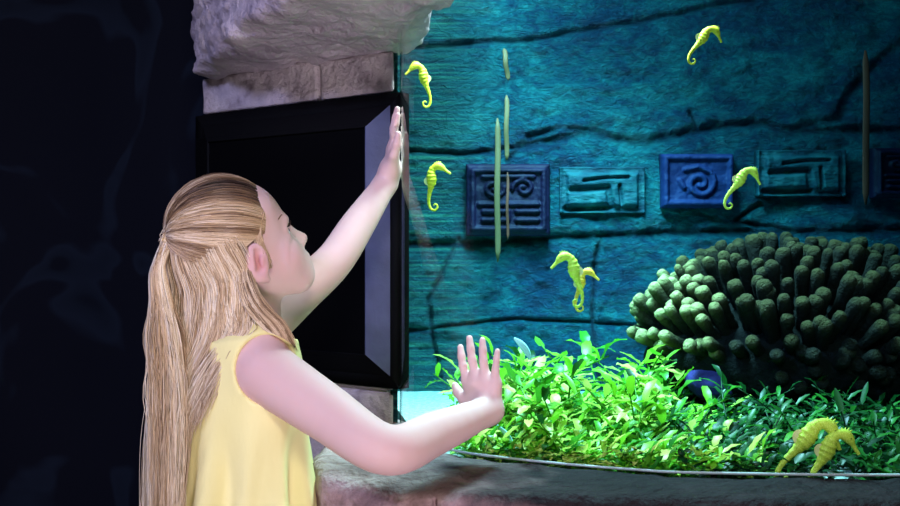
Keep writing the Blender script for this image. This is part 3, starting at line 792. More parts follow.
def glass_y(x): return np.interp(x, GC[:, 0], GC[:, 1])
rng = np.random.default_rng(5)
VAR = []
def make_variants(n, hlo, hhi, nl, L0, W0, matk, lean, tmean):
    out = []
    for i in range(n):
        lf = MB(); st = sprig(rng.uniform(hlo, hhi), nl, rng.uniform(*lean), rng, lf, L0, W0, tmean)
        V, Fc = loft(st, np.linspace(.0022, .0010, 9), 6); sm = MB(); sm.add(V, Fc, .45)
        ms, ml = sm.mesh('stem'), lf.mesh('leaves'); ms.materials.append(M[matk]); ml.materials.append(M[matk])
        out.append((ms, ml))
    return out
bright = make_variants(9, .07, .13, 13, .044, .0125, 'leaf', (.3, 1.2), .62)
dark_v = make_variants(7, .07, .14, 11, .038, .010, 'leaf_shaded', (.3, 1.1), .55)
def plant(var, loc, rz, sc, label, group):
    r = empty('water_plant', loc, label, 'plant', group); r.rotation_euler = (0, 0, rz); r.scale = (sc, sc, sc)
    for nm, me in zip(('stem', 'leaves'), var):
        o = bpy.data.objects.new(nm, me); COL.objects.link(o); o.parent = r
    return r
LB = 'bright yellow green leafy water plant in the lit clump right of the girl\'s lower hand'
LD = 'thin leaved water plant, its green darkened for the shade below the coral'
n = 0
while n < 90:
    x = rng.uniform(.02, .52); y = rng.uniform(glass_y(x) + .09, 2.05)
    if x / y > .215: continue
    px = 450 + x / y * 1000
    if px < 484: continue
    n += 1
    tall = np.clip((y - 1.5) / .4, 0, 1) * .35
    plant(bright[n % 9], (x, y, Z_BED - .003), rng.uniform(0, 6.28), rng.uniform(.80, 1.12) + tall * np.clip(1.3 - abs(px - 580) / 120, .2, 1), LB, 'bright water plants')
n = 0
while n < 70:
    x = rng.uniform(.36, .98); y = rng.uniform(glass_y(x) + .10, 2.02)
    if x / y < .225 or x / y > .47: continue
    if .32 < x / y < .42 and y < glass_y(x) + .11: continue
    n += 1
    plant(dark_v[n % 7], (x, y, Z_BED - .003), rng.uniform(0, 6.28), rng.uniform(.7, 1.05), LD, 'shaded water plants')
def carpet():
    for nm, matk, xr, lab, tm in (('undergrowth', 'leaf', (.0, .56), 'dense low mat of bright green leaves covering the lit tank floor', .6), ('undergrowth', 'leaf_shaded', (.36, 1.15), 'low tangle of green leaves covering the tank floor, darkened for shade', .5)):
        mb = MB()
        for i in range(520):
            x = rng.uniform(*xr); y = glass_y(x) + .032 + .80 * rng.uniform() ** 2
            if .33 < x / y < .415 and y < glass_y(x) + .075: continue
            if x / y < .022 or (matk == 'leaf' and x / y > rng.uniform(.23, .32)): continue
            lf = MB(); sprig(rng.uniform(.03, .075), 9, rng.uniform(.3, 1.2), rng, lf, .036, .012, tm)
            V = np.concatenate(lf.v) + np.array([x, y, Z_BED - .003]); V[:, 1] = np.maximum(V[:, 1], glass_y(V[:, 0]) + .024 + .012 * rng.uniform(size=len(V))); mb.add(V, np.concatenate(lf.f), np.concatenate(lf.t))
        o = mb.build(nm, M[matk]); tag(o, lab, 'plants', kind='stuff')
carpet()
def pale_blade(pts, w, label):
    pts = np.array(pts); q = catmull(pts, 14); c = q.mean(0)
    V, Fc = loft(q - c, w * np.sin(np.linspace(.25, 2.95, 14)), 8, .3, (0, 1, 0)); mb = MB(); mb.add(V, Fc)
    o = mb.build('blade', M['pale_leaf'], loc=c); tag(o, label, 'leaf')
pale_blade([P(514, 338, 1.66), P(521, 344, 1.66), P(527, 352, 1.66), P(531, 360, 1.66)], .006, 'pale blue leaf above the bright plants beside the fingertips')
pale_blade([P(497, 425, 1.565), P(506, 434, 1.565), P(511, 444, 1.565), P(511, 458, 1.565)], .0045, 'pale blue narrow leaf just below the wrist against the glass')

# ------------------------------------------------------------------ the girl
H0 = np.array([-.320, 1.470, CZ + .009])
yw, pt = math.radians(25), math.radians(27)
HF = np.array([math.cos(pt) * math.cos(yw), math.cos(pt) * math.sin(yw), math.sin(pt)])
HU = np.array([-math.sin(pt) * math.cos(yw), -math.sin(pt) * math.sin(yw), math.cos(pt)])
HR = np.cross(HF, HU)                                         # her right, towards the lens
HM = np.stack([HF, HR, HU])
def hl(f_, r_, u_): return H0 + HF * f_ + HR * r_ + HU * u_
C_CR, R_CR = (-.001, 0, .016), np.array([.081, .072, .083])

CC = np.array([-.305, 1.485]); a_t = math.radians(28)
FT = np.array([math.cos(a_t), math.sin(a_t), 0]); LT = np.array([-math.sin(a_t), math.cos(a_t), 0]); UP = np.array([0, 0, 1.0])
TM = np.stack([FT, LT, UP])
def tp(f_, l_, z): return np.array([CC[0], CC[1], CZ + z]) + FT * f_ + LT * l_
NECK = tp(.0, 0, -.095)
SH_R = P(266, 372, 1.405); EL_R = P(386, 450, 1.33)
SH_L = P(262, 326, 1.57); EL_L = P(333, 262, 1.66)
GIRL = empty('person', (CC[0], CC[1], 0), 'girl in a yellow sleeveless top with long blonde hair pressing both hands on glass', 'person')
G0 = np.array([CC[0], CC[1], 0])

def hand(f, wrist, mcp, tips, rad, thumb, palm_n):
    """fingers as three tapering bones each, a palm of four metacarpals, a thumb from the side of the palm's root"""
    w = [wrist + (m - np.mean(mcp, 0)) * .45 for m in mcp]
    for a, b in zip(w, mcp): f.cone(a, b, .0105, .0088, .012)
    for a, b in zip(w[:-1], w[1:]): f.cone(a, b, .0105, .0105, .012)
    for a, b in zip(mcp[:-1], mcp[1:]): f.cone(a * .8 + wrist * .2, b * .8 + wrist * .2, .0085, .0085, .010)
    for i in range(4):
        a, b = mcp[i], tips[i]; ax = b - a
        k1 = a + ax * .43 + palm_n * .0035; k2 = a + ax * .73 + palm_n * .002
        r = rad[i]
        f.cone(a, k1, r * 1.10, r, .006); f.cone(k1, k2, r, r * .92, .003); f.cone(k2, b, r * .92, r * .78, .003)
    f.cone(thumb[0], thumb[1], .0115, .0085, .014); f.cone(thumb[1], thumb[2], .0085, .0078, .004); f.cone(thumb[2], thumb[3], .0078, .0060, .004)

def limb(f, pts, rad, n=22):
    c = catmull(np.c_[np.array(pts), rad], n)
    for a, b in zip(c[:-1], c[1:]): f.cone(a[:3], b[:3], a[3], b[3], .008)

def build_body():
    f = Field((-.52, 1.24, -.01), (.085, 1.86, 1.36), .0027)
    h = lambda r_, c, R, k=0.0, op='union': f.ell(hl(*c), R, HM, k, op)
    # head
    f.ell(hl(*C_CR), R_CR, HM)
    f.ell(hl(.033, 0, -.030), (.055, .056, .066), HM, .03)
    f.ell(hl(.043, 0, .030), (.040, .056, .046), HM, .02)
    f.cone(hl(.070, -.011, -.085), hl(.070, .011, -.085), .0170, .0185, .03)
    for s in (-1, 1):
        f.cone(hl(.0, s * .048, -.052), hl(.060, s * .020, -.083), .017, .015, .025)
        f.ell(hl(.056, s * .030, -.048), (.026, .026, .027), HM, .02)
    f.cone(hl(.0775, -.030, .002), hl(.0775, .030, .002), .0085, .0085, .014)
    f.ell(hl(.074, 0, -.064), (.019, .027, .022), HM, .02)
    for s in (-1, 1): f.ell(hl(.089, s * .030, -.014), (.012, .016, .0105), HM, .010, 'sub')
    f.cone(hl(.080, 0, -.008), hl(.099, 0, -.036), .0065, .0095, .012)
    for s in (-1, 1):
        f.ell(hl(.090, s * .0095, -.041), (.009, .007, .007), HM, .006)
        f.ell(hl(.096, s * .006, -.0475), (.004, .0032, .003), HM, .002, 'sub')
    f.ell(hl(.0895, 0, -.0605), (.007, .018, .0052), HM, .006); f.ell(hl(.0885, 0, -.0695), (.007, .015, .0056), HM, .006)
    f.cone(hl(.0970, -.017, -.0650), hl(.0970, .017, -.0650), .0012, .0012, .002, 'sub')
    # upper and lower eyelids
    for s in (-1, 1):
        f.cone(hl(.0785, s * .018, -.006), hl(.072, s * .042, -.008), .0042, .0038, .006)
        f.cone(hl(.0775, s * .018, -.021), hl(.071, s * .041, -.020), .0032, .003, .006)
    # ears
    for s in (-1, 1):
        E = np.stack([HF * .94 - HU * .34, HR, HU * .94 + HF * .34])
        f.ell(hl(.005, s * .0765, -.029), (.0175, .0065, .029), E, .006)
        f.ell(hl(.009, s * .0835, -.025), (.0115, .0095, .020), E, .004, 'sub')
        f.ell(hl(.013, s * .0780, -.029), (.0040, .0045, .009), E, .004)
        f.cone(hl(.004, s * .073, -.051), hl(.008, s * .072, -.056), .0065, .006, .006)
        f.cone(hl(.005, s * .0795, -.011), hl(-.001, s * .0795, -.031), .0035, .003, .004)
    # neck and trunk
    f.cone(hl(-.012, 0, -.045), NECK + FT * -.005, .045, .044, .03)
    f.ell(tp(0, 0, -.215), (.073, .102, .125), TM, .03)
    f.ell(tp(-.002, 0, -.36), (.067, .092, .15), TM, .04)
    f.ell(tp(-.005, 0, -.50), (.080, .105, .105), TM, .04)
    SCR = tp(-.005, -.055, -.135); SCL = tp(.02, .055, -.128)
    f.cone(NECK, SCR, .040, .040, .03); f.cone(NECK, SCL, .040, .040, .03)
    f.cone(SCR, SH_R, .041, .041, .025); f.cone(SCL, SH_L, .040, .037, .025)
    # right arm, bent, near the lens
    wr = on_glass(489, 411, .024)
    limb(f, [SH_R, SH_R * .5 + EL_R * .5 + np.array([0, 0, -.002]), EL_R, EL_R * .55 + wr * .45 + np.array([0, 0, -.003]), wr], [.0415, .0365, .0310, .0285, .0195])
    q = lambda x, y, o: on_glass(x, y, o)
    mcp = [q(467, 381, .0125), q(476, 377, .013), q(486, 378, .013), q(496, 383, .0125)]
    tips = [q(460.5, 347, .0060), q(469.5, 338, .0062), q(482.5, 340, .0062), q(497.5, 351, .0058)]
    gn = np.array([-.5, -.86, 0])
    hand(f, q(487, 408, .0175), mcp, tips, [.0066, .0068, .0066, .0058], [q(476, 407, .015), q(464, 400, .0125), q(458, 392, .0095), q(455, 385.5, .0078)], gn)
    f.cone(wr, q(485, 402, .0165), .0195, .0165, .015)
    # left arm, stretched up to the edge of the window
    wl = glass_s(.095, CZ + .124, .026)
    limb(f, [SH_L, SH_L * .5 + EL_L * .5, EL_L, EL_L * .55 + wl * .45, wl], [.038, .0335, .0295, .0270, .0185])
    z0 = CZ
    mcp = [glass_s(s, z0 + z, .0125) for s, z in ((.115, .186), (.098, .192), (.081, .190), (.066, .182))]
    tips = [glass_s(s, z0 + z, .0062) for s, z in ((.120, .240), (.098, .254), (.076, .247), (.055, .226))]
    gl = np.array([-.97, -.25, 0])
    hand(f, glass_s(.093, z0 + .144, .019), mcp, tips, [.0066, .0068, .0066, .0058], [glass_s(.108, z0 + .148, .017), glass_s(.130, z0 + .168, .014), glass_s(.138, z0 + .186, .010), glass_s(.142, z0 + .204, .008)], gl)
    f.cone(wl, glass_s(.092, z0 + .150, .018), .0185, .0165, .015)
    # legs
    for s in (-1, 1):
        hip, kn, an = tp(0, s * .055, -.55), tp(.012, s * .058, -.80), tp(-.012, s * .058, -1.035)
        f.cone(hip, kn, .066, .045, .03); f.cone(kn, kn + (an - kn) * .35, .045, .046, .02); f.cone(kn + (an - kn) * .35, an, .046, .029, .02)
        f.cone(tp(-.03, s * .058, -1.072), tp(.085, s * .066, -1.080), .026, .018, .02)
    def at(V):
        t = np.zeros(len(V)); L = (V - H0) @ HM.T
        def blob(c, r, a): return a * np.exp(-(((L - np.array(c)) / np.array(r)) ** 2).sum(1))
        t += blob((.095, 0, -.065), (.014, .016, .010), .8)
        for s in (-1, 1): t += blob((.065, s * .042, -.042), (.022, .022, .020), .28); t += blob((.006, s * .080, -.029), (.022, .012, .032), .38)
        t += blob((.009, .076, -.027), (.009, .006, .016), .35); t += blob((.104, 0, -.038), (.012, .012, .012), .2)
        for e in (EL_R, EL_L): t += .22 * np.exp(-((V - e) ** 2).sum(1) / .03 ** 2)
        for e in tips + mcp: t += .12 * np.exp(-((V - e) ** 2).sum(1) / .012 ** 2)
        t += .18 * np.exp(-((V - SH_R) ** 2).sum(1) / .05 ** 2)
        return {'tint': np.clip(t, 0, 1)}
    o = field_obj(f, 'body', M['skin'], GIRL, at, 1); o.location = -G0
    for s in (-1, 1):
        V, Fc = ellipsoid(hl(.0685, s * .030, -.0135), (.0115, .0115, .0115), 14, 18, HM); mb = MB(); mb.add(V - G0, Fc); e = mb.build('eye', M['eye_white'], GIRL)
        V, Fc = ellipsoid(hl(.0778, s * .0305, -.0120), (.0028, .0056, .0056), 10, 14, HM); mb = MB(); mb.add(V - G0, Fc); mb.build('iris', M['iris'], e)
        lp = []; 
        for k in range(9):
            a = k / 8; p0 = hl(.0822 - .008 * a, s * (.021 + .023 * a), -.0055 + .003 * math.sin(a * 3.1)); lp.append(catmull([p0, p0 + HF * .006 + HU * -.001, p0 + HF * .0085 + HU * .003 + HR * s * .003 * a], 5))
        V, Fc = tubes(np.array(lp), np.tile([.0009, .0008, .0007, .0005, .0003], (9, 1)), 4); mb = MB(); mb.add(V - G0, Fc); mb.build('eyelash', M['lash'], GIRL)
        bp = []
        for k in range(26):
            a = k / 25; p0 = hl(.0855 - .017 * a ** 2, s * (.014 + .032 * a), .006 + .0055 * math.sin(a * 2.6)); bp.append(catmull([p0, p0 + HU * .002 + HR * s * .003, p0 + HR * s * .007 + HU * .0015 - HF * .002 * a], 4))
        V, Fc = tubes(np.array(bp), np.tile([.0012, .0012, .0009, .0004], (26, 1)), 3); mb = MB(); mb.add(V - G0, Fc); mb.build('eyebrow', M['brow'], GIRL)
build_body()

def build_top():
    f = Field((-.49, 1.31, .42), (-.13, 1.66, 1.05), .0030)
    def column(p):
        q = p - np.array([CC[0], CC[1], CZ]); a = q @ FT; l = q @ LT; z = q[..., 2]
        tt = np.clip(-.20 - z, 0, 1)
        th = np.arctan2(l, a)
        fold = (np.sin(th * 7 + z * 9) * .006 + np.sin(th * 13 - z * 9 + 1) * .0045 + fbm(p * np.array([1, 1, .35]), 18, 3, 77) * .024) * np.clip(tt / .12, 0, 1.6)
        rf = .084 + .13 * tt - .05 * np.clip(z + .17, 0, 1); rl = .106 + .10 * tt - .10 * np.clip(z + .15, 0, 1)
        d = (np.sqrt((a / rf) ** 2 + (l / rl) ** 2 + 1e-9) - 1) * np.minimum(rf, rl) + fold
        return np.maximum(np.maximum(d, z + .125), -.64 - z)
    f.apply(column, f.o, f.o + f.n * f.h)
    SCR = tp(-.005, -.055, -.135); SCL = tp(.02, .055, -.128)
    f.cone(SCR, SH_R, .0455, .0455, .02); f.cone(SCL, SH_L, .0455, .042, .02); f.cone(NECK, SCR, .044, .046, .02); f.cone(NECK, SCL, .044, .046, .02)
    f.ell(tp(0, 0, -.215), (.080, .109, .130), TM, .02)
    # neckline and armholes
    f.ell(NECK + FT * .03 + UP * .055, (.075, .068, .085), TM, .004, 'sub')
    out_r = P(268, 371, 1.36) - P(250, 375, 1.42); 
    ax_r = np.array([.016, -.060, .004]); ax_r /= np.linalg.norm(ax_r)
    f.cone(P(273, 369, 1.375), P(277, 366, 1.25), .0525, .085, .004, 'sub')
    f.cone(SH_L + LT * .03 + FT * .03, SH_L + LT * .16 + FT * .08, .052, .07, .004, 'sub')
    f.ell(tp(.105, .0, -.105), (.085, .085, .085), None, .004, 'sub')
    f.ell(P(300, 345, 1.53), (.030, .04, .030), None, .004, 'sub')
    f.cone(SH_L, SH_L + FT * .10 - LT * .02, .062, .06, .004, 'sub')
    o = field_obj(f, 'top', M['shirt'], GIRL, None, 2); o.location = -G0; o['label'] = 'yellow sleeveless cotton top'
build_top()
def lower_clothes():
    f = Field((-.47, 1.33, .0), (-.14, 1.66, .66), .006)
    f.ell(tp(-.005, 0, -.50), (.088, .113, .10), TM, .02)
    for s in (-1, 1): f.cone(tp(0, s * .055, -.55), tp(.012, s * .058, -.80), .073, .054, .03); f.cone(tp(.012, s * .058, -.80), tp(-.012, s * .058, -1.03), .054, .042, .02)
    o = field_obj(f, 'trousers', M['denim'], GIRL); o.location = -G0
    for s in (-1, 1):
        f = Field(tp(.03, s * .06, -1.08) - .14, tp(.03, s * .06, -1.08) + .14, .006)
        f.cone(tp(-.03, s * .058, -1.066), tp(.09, s * .067, -1.074), .033, .025, .02); f.D[:, :, :max(0, int((0.002 - f.o[2]) / f.h))] = 1
        o = field_obj(f, 'shoe', M['shoe'], GIRL); o.location = -G0
lower_clothes()

# ------------------------------------------------------------------ hair
def build_hair():
    rg = np.random.default_rng(3)
    mb = MB()
    toL = lambda d: np.array(C_CR) + d * R_CR
    def u2w(d, lift):
        """unit-sphere direction (..,3) -> world point on the skull plus lift"""
        L = np.array(C_CR) + d * (R_CR + np.asarray(lift)[..., None]); return H0 + L @ HM
    tieL = np.array([-.852, 0, .47]); tieL /= np.linalg.norm(tieL); TIE = P(169, 240, 1.425)
    hair_line = np.array([(.078, 0, .062), (.072, .028, .056), (.058, .050, .042), (.047, .058, .022), (.034, .064, .004), (.020, .071, .004), (-.006, .073, -.003), (-.034, .068, -.026)])
    hd = (hair_line - np.array(C_CR)) / R_CR; hd /= np.linalg.norm(hd, axis=1, keepdims=True)
    def line(u, s):
        k = u * (len(hd) - 1); i = np.arange(len(hd)); d = np.stack([np.interp(k, i, hd[:, c]) for c in range(3)], -1)
        d[..., 1] *= s; return d / np.linalg.norm(d, axis=-1, keepdims=True)
    def slerp(a, b, t):
        om = np.arccos(np.clip((a * b).sum(-1, keepdims=True), -1, 1)); return (np.sin((1 - t) * om) * a + np.sin(t * om) * b) / np.sin(om)
    # --- under-layer: scalp cap
    th = np.linspace(0, 1, 24)
    us = np.linspace(0, 1, 25); side = np.concatenate([us[::-1] * -1, us[1:]])
    # cap grid: hairline arc x path to tie
    G = []
    for s in side:
        d0 = line(np.array([abs(s)]), 1 if s >= 0 else -1)[0]
        row = np.array([slerp(d0, tieL, t)for t in th * .985]); G.append(u2w(row, np.full(24, .0035) - .003 * (th < .05)))
    mb.add(np.concatenate(G) - G0, grid_faces(len(side), 24), .30)
    # lower cap: back and sides of the skull under the tie
    az = np.linspace(math.radians(95), math.radians(265), 31); el = np.linspace(math.radians(30), math.radians(-12), 16)
    A, E = np.meshgrid(az, el); D = np.stack([np.cos(A) * np.cos(E), np.sin(A) * np.cos(E), np.sin(E)], -1)
    mb.add(u2w(D.reshape(-1, 3), np.full(D.size // 3, .005)) - G0, grid_faces(16, 31), .40)
    def push(p):
        """keeps hair outside the clothed trunk and shoulder"""
        z = p[..., 2] - CZ; d = p - np.array([CC[0], CC[1], CZ]); a = d @ FT; l = d @ LT; tt = np.clip(-.20 - z, 0, 1)
        rf = .084 + .13 * tt + .009; rl = .106 + .10 * tt + .009
        top = np.clip((-.10 - z) / .10, 0, 1) ** .5
        e = np.sqrt((a / rf) ** 2 + (l / rl) ** 2) + 1e-9; k_ = np.maximum(1, top / e)
        p = p + ((k_ - 1) * a)[..., None] * FT + ((k_ - 1) * l)[..., None] * LT
        SCR = tp(-.005, -.055, -.135)
        for A_, B_, r_ in ((SCR, SH_R, .051), (NECK, SCR, .050)):
            ab = B_ - A_; t_ = np.clip(((p - A_) @ ab) / (ab @ ab), 0, 1); c_ = A_ + t_[..., None] * ab; dv = p - c_; ln = np.linalg.norm(dv, axis=-1) + 1e-9
            p = c_ + dv * np.maximum(1, r_ / ln)[..., None]
        return p
    # --- group A: swept from the hairline over the skull to the tie, then down in the tail
    n, m1, m2 = 4200, 16, 18
    u = rg.uniform(0, 1, n) ** .85; s = np.where(rg.uniform(size=n) < .72, 1, -1)
    d0 = np.stack([line(np.array([a]), b)[0] for a, b in zip(u, s)])
    t0 = rg.uniform(0, .55, n) * (rg.uniform(size=n) < .55)
    d0 = np.stack([slerp(a, tieL, t) for a, t in zip(d0, t0)])
    t = np.linspace(0, 1, m1)
    lift = .0045 + rg.uniform(0, .0075, n)[:, None] * np.sin(np.clip(t, 0, 1) * math.pi)[None] ** .8
    path = np.stack([slerp(d0, tieL, np.full((n, 1), tt)) for tt in t * .97], 1)
    path = u2w(path, lift)
    wav = np.sin(t[None] * rg.uniform(3, 8, n)[:, None] + rg.uniform(0, 6, n)[:, None]) * .0016 * np.sin(t * math.pi)[None]
    path = path + wav[..., None] * HU
    path[:, -1] = TIE + rg.normal(0, .004, (n, 3))
    strand_tone = rg.uniform(size=n)  # random tone of each strand
    base_t = np.clip(.36 + .26 * strand_tone + .16 * np.sin(u * 19) + .08 * np.sin(u * 47 + 2) + rg.normal(0, .08, n), .05, 1)
    crown = np.exp(-((u - .18) / .22) ** 2)                          # darker roots over the crown and forehead
    tA = base_t[:, None] - (crown * .42)[:, None] * (1 - t)[None] ** .5 + .10 * t[None]
    V, Fc = tubes(path, np.full((n, m1), .0006) * (1 + .3 * rg.uniform(size=n))[:, None], 3)
    mb.add(V - G0, Fc, np.repeat(np.clip(tA, 0, 1).ravel(), 3))
    # --- group B: the tail
    n = 1700
    a = rg.uniform(0, 6.283, n); rr = np.sqrt(rg.uniform(0, 1, n))
    ctrl = [(166, 246, 1.418, 4, .004), (158, 268, 1.405, 7, .010), (161, 300, 1.400, 11, .016), (165, 340, 1.396, 15, .020), (168, 390, 1.392, 18, .022), (168, 450, 1.39, 17, .022), (166, 530, 1.39, 14, .020)]
    paths = []
    for px, py, d, w, dz in ctrl:
        q = np.stack([P(px, py, d)] * n); q[:, 0] += np.cos(a) * rr * w / F_PX * d; q[:, 1] += np.sin(a) * rr * dz; paths.append(q)
    paths = np.stack(paths, 1); paths[:, 0] = TIE + rg.normal(0, .0035, (n, 3))
    paths[:, 3:] += rg.normal(0, .0035, (n, 4, 3)); 
    q = np.stack([catmull(p, 26) for p in paths]); tt = np.linspace(0, 1, 26)
    q[:, :, 0] += np.sin(tt[None] * rg.uniform(4, 11, n)[:, None] + rg.uniform(0, 6, n)[:, None]) * .0028 * tt[None]
    clump = .74 + .22 * np.sin(a * 3 + rr * 4) + rg.normal(0, .10, n)
    rad = .0007 * np.clip(1.25 - tt * .6, .3, 1)[None] * rg.uniform(.7, 1.3, n)[:, None]
    V, Fc = tubes(q, rad, 3); mb.add(V - G0, Fc, np.repeat(np.clip(clump[:, None] - .10 * np.sin(tt * 3)[None], .1, 1).ravel(), 3))
    # --- group C: loose hair from the sides and back of the skull, falling over her back
    n = 5200
    k = rg.uniform(0, 1, n) ** .75                                   # 0 = back, 1 = right side by the ear
    az_ = np.radians(212 - k * 111 + rg.normal(0, 5, n)); el_ = np.radians(rg.uniform(-8, 30, n) - 4 * k)
    dirs = np.stack([np.cos(az_) * np.cos(el_), np.sin(az_) * np.cos(el_), np.sin(el_)], -1)
    p0 = u2w(dirs, np.full(n, .003))
    el2 = np.radians(-16 - 16 * k); d2 = np.stack([np.cos(az_) * np.cos(el2), np.sin(az_) * np.cos(el2), np.sin(el2)], -1)
    thick = rg.uniform(0, 1, n)
    p1 = u2w(d2, .006 + .012 * thick + .018 * (1 - k) ** 2)
    rows = [p0, u2w((dirs + d2) / np.linalg.norm(dirs + d2, axis=1, keepdims=True), .006 + .010 * thick), p1]
    out_ = (p1 - H0) * np.array([1, 1, 0]); out_ /= np.linalg.norm(out_, axis=1, keepdims=True)
    q292 = p1 + out_ * (.003 + .005 * rg.uniform(size=n))[:, None]; q292[:, 2] = np.minimum(CZ + (253 - 306) / F_PX * 1.41, p1[:, 2] - .022) + rg.normal(0, .004, n); rows.append(q292)
    kk = k ** 1.5
    lv = [(335, 163, 250, 1.425, 1.386), (362, 160, 226, 1.42, 1.385), (400, 157, 205, 1.41, 1.382), (440, 155, 191, 1.405, 1.384), (510, 153, 174, 1.405, 1.39)]
    jit = rg.normal(0, 3.0, n)
    for py, a0, a1, e0, e1 in lv:
        px = a0 + (a1 - a0) * kk + jit; d = e0 + (e1 - e0) * kk + (1 - thick) * .03
        rows.append(np.stack([(px - 450) / F_PX * d, d, CZ + (253 - py) / F_PX * d], -1))
        jit = jit + rg.normal(0, 2.0, n)
    rows = np.stack(rows, 1)
    q = np.stack([catmull(p, 30) for p in rows]); tt = np.linspace(0, 1, 30)
    cut = np.clip(1.05 - .42 * np.clip(k - .35, 0, 1) / .65 * rg.uniform(.5, 1.15, n), .45, 1)
    # shorten: resample every strand up to its own length
    idx = cut[:, None] * tt[None] * 29; i0 = np.clip(idx.astype(int), 0, 28); fr = (idx - i0)[..., None]
    q = np.take_along_axis(q, i0[..., None].repeat(3, 2), 1) * (1 - fr) + np.take_along_axis(q, (i0 + 1)[..., None].repeat(3, 2), 1) * fr
    for _ in range(8): q[:, 1:-1] = .25 * q[:, :-2] + .5 * q[:, 1:-1] + .25 * q[:, 2:]
    q = push(q)
    amp = .0022 + .003 * k
    ph = k * 25
    q[:, :, 0] += np.sin(tt[None] * rg.uniform(7, 11, n)[:, None] + ph[:, None]) * (amp[:, None]) * tt[None]
    tint = .66 + .15 * np.sin(k * 31) + .12 * np.sin(k * 83 + 1) + rg.normal(0, .10, n) - .20 * (1 - thick)
    rad = .0007 * np.clip(1.3 - tt ** 2 * .9, .25, 1)[None] * rg.uniform(.7, 1.3, n)[:, None]
    V, Fc = tubes(q, rad, 3); mb.add(V - G0, Fc, np.repeat(np.clip(tint[:, None] + .12 * tt[None] - .10 * np.exp(-(tt / .2) ** 2)[None], .05, 1).ravel(), 3))
    # --- group D: strands behind the ear falling in front of the shoulder, and wisps round the temple
    n = 600
    e = rg.uniform(0, 1, n)
    rows = []
    for px, py, d, w in ((242, 256, 1.408, 5), (245, 280, 1.392, 7), (254, 304, 1.384, 11), (270, 322, 1.392, 13), (281, 338, 1.40, 10), (289, 352, 1.43, 7)):
        q0 = np.stack([P(px, py, d)] * n); q0[:, 0] += (e - .5) * 2 * w / F_PX * d + rg.normal(0, .0015, n); q0[:, 1] += rg.uniform(0, .012, n); rows.append(q0)
    rows = np.stack(rows, 1); q = np.stack([catmull(p, 20) for p in rows]); tt = np.linspace(0, 1, 20)
    q = push(q)
    V, Fc = tubes(q, .0006 * np.clip(1.2 - tt ** 2, .2, 1)[None] * np.ones((n, 1)), 3); mb.add(V - G0, Fc, np.repeat(np.clip((.45 + .25 * np.sin(e * 19) + rg.normal(0, .1, n))[:, None] + .1 * tt[None], .1, 1).ravel(), 3))
    n = 150
    e = rg.uniform(0, 1, n); rows = []
    for L, w in (((.045, .062, .03), .006), ((.028, .071, .010), .005), ((.022, .0755, -.006), .004), ((.022, .0750, -.026), .003), ((.020, .0720, -.044), .003)):
        q0 = np.stack([hl(*L)] * n) + HF * ((e - .5) * 2 * w)[:, None] + rg.normal(0, .0012, (n, 3)); rows.append(q0)
    rows = np.stack(rows, 1); q = np.stack([catmull(p, 16) for p in rows]); tt = np.linspace(0, 1, 16)
    V, Fc = tubes(q, .0005 * np.clip(1.2 - tt ** 2, .2, 1)[None] * np.ones((n, 1)), 3); mb.add(V - G0, Fc, np.repeat(np.clip((.5 + rg.normal(0, .12, n))[:, None] + 0 * tt[None], .1, 1).ravel(), 3))
    o = mb.build('hair', M['hair'], GIRL); o['label'] = 'long blonde hair tied half back'
    # tie
    ax = P(160, 262, 1.41) - TIE; ax /= np.linalg.norm(ax); A = np.cross(ax, (0, 1, 0)); A /= np.linalg.norm(A); B = np.cross(ax, A)
    mt = MB()
    for off in (-.0035, 0, .0035):
        ang = np.linspace(0, 2 * math.pi, 25); pts = TIE + ax * (.001 + off) + A * np.cos(ang)[:, None] * .0085 + B * np.sin(ang)[:, None] * .0085
        V, Fc = tubes(pts[None], np.full((1, 25), .0030), 8, ax); mt.add(V - G0, Fc)
    mt.build('hair_tie', M['tie'], GIRL)
build_hair()

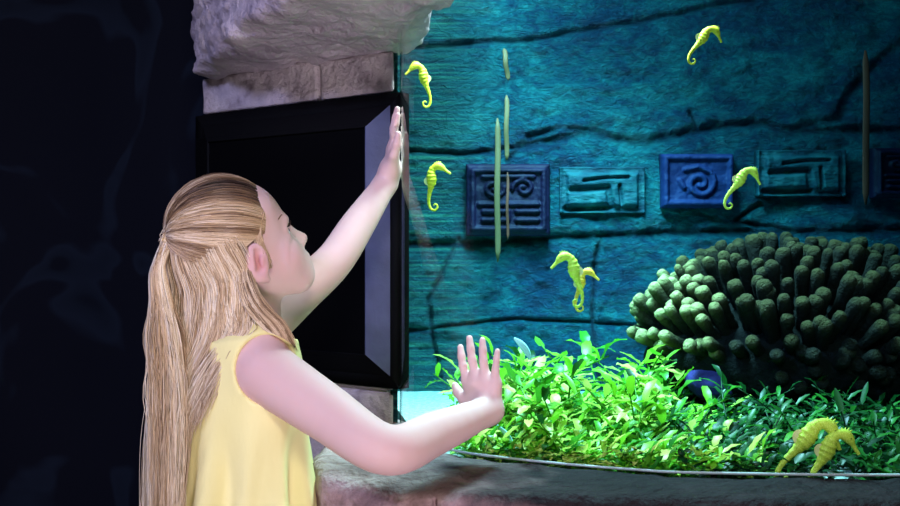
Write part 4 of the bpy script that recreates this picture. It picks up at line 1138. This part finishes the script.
# ------------------------------------------------------------------ light
def area(name, loc, target, size, power, col, size_y=None, spread=math.pi):
    l = bpy.data.lights.new(name, 'AREA'); l.energy = power; l.color = col; l.size = size; l.spread = spread
    if size_y: l.shape = 'RECTANGLE'; l.size_y = size_y
    o = bpy.data.objects.new(name, l); COL.objects.link(o); o.location = loc
    o.rotation_euler = (Vector(target) - Vector(loc)).to_track_quat('-Z', 'Y').to_euler(); return o
area('room_lamp', (.12, -.75, 2.42), (-.25, 1.5, 1.0),   .5, 31, (1.0, .945, .91))
area('low_fill', (.40, -.15, .14), (-.25, 1.75, 1.55), .35, 5.2, (.93, .84, 1.0), None, math.radians(80))  # added unseen fill that brightens the underside of the rock lip
area('low_fill', (-1.35, .35, .14), (-.35, 1.9, 1.45), .3, 4, (.92, .88, 1.0))  # second added fill, for the lip's left face and the frame
area('blue_lamp', (-1.35, .0, 2.45), (-.1, 1.85, 1.1), .4, 9, (.45, .5, 1.0), None, math.radians(80))
area('tank_lamp', (.22, 1.90, 1.93), (.27, 2.02, .8), .30, 28, (.95, 1.0, .98), None, math.radians(100))
area('tank_lamp', (.62, 2.05, 1.93), (.62, 2.1, .8), .25, 2, (.80, .95, 1.0))
area('tank_lamp', (.05, 2.15, 1.93), (.0, 2.4, 1.1), .25, 11, (.85, 1.0, 1.0))

w = bpy.data.worlds.new('world'); SC.world = w; w.use_nodes = True
w.node_tree.nodes['Background'].inputs['Color'].default_value = (.004, .005, .008, 1); w.node_tree.nodes['Background'].inputs['Strength'].default_value = 1

cam = bpy.data.cameras.new('camera'); cam.lens = F_PX / 900 * 36; cam.sensor_width = 36; cam.clip_start = .02
co = bpy.data.objects.new('camera', cam); COL.objects.link(co); co.location = (0, 0, CZ); co.rotation_euler = (math.pi / 2, 0, 0); SC.camera = co
vs = SC.view_settings; vs.view_transform = 'Standard'; vs.look = 'None'; vs.exposure = 0.0; vs.gamma = 1.0; vs.use_curve_mapping = False
SC.cycles.transparent_max_bounces = 24; SC.cycles.max_bounces = 8; SC.cycles.use_denoising = True
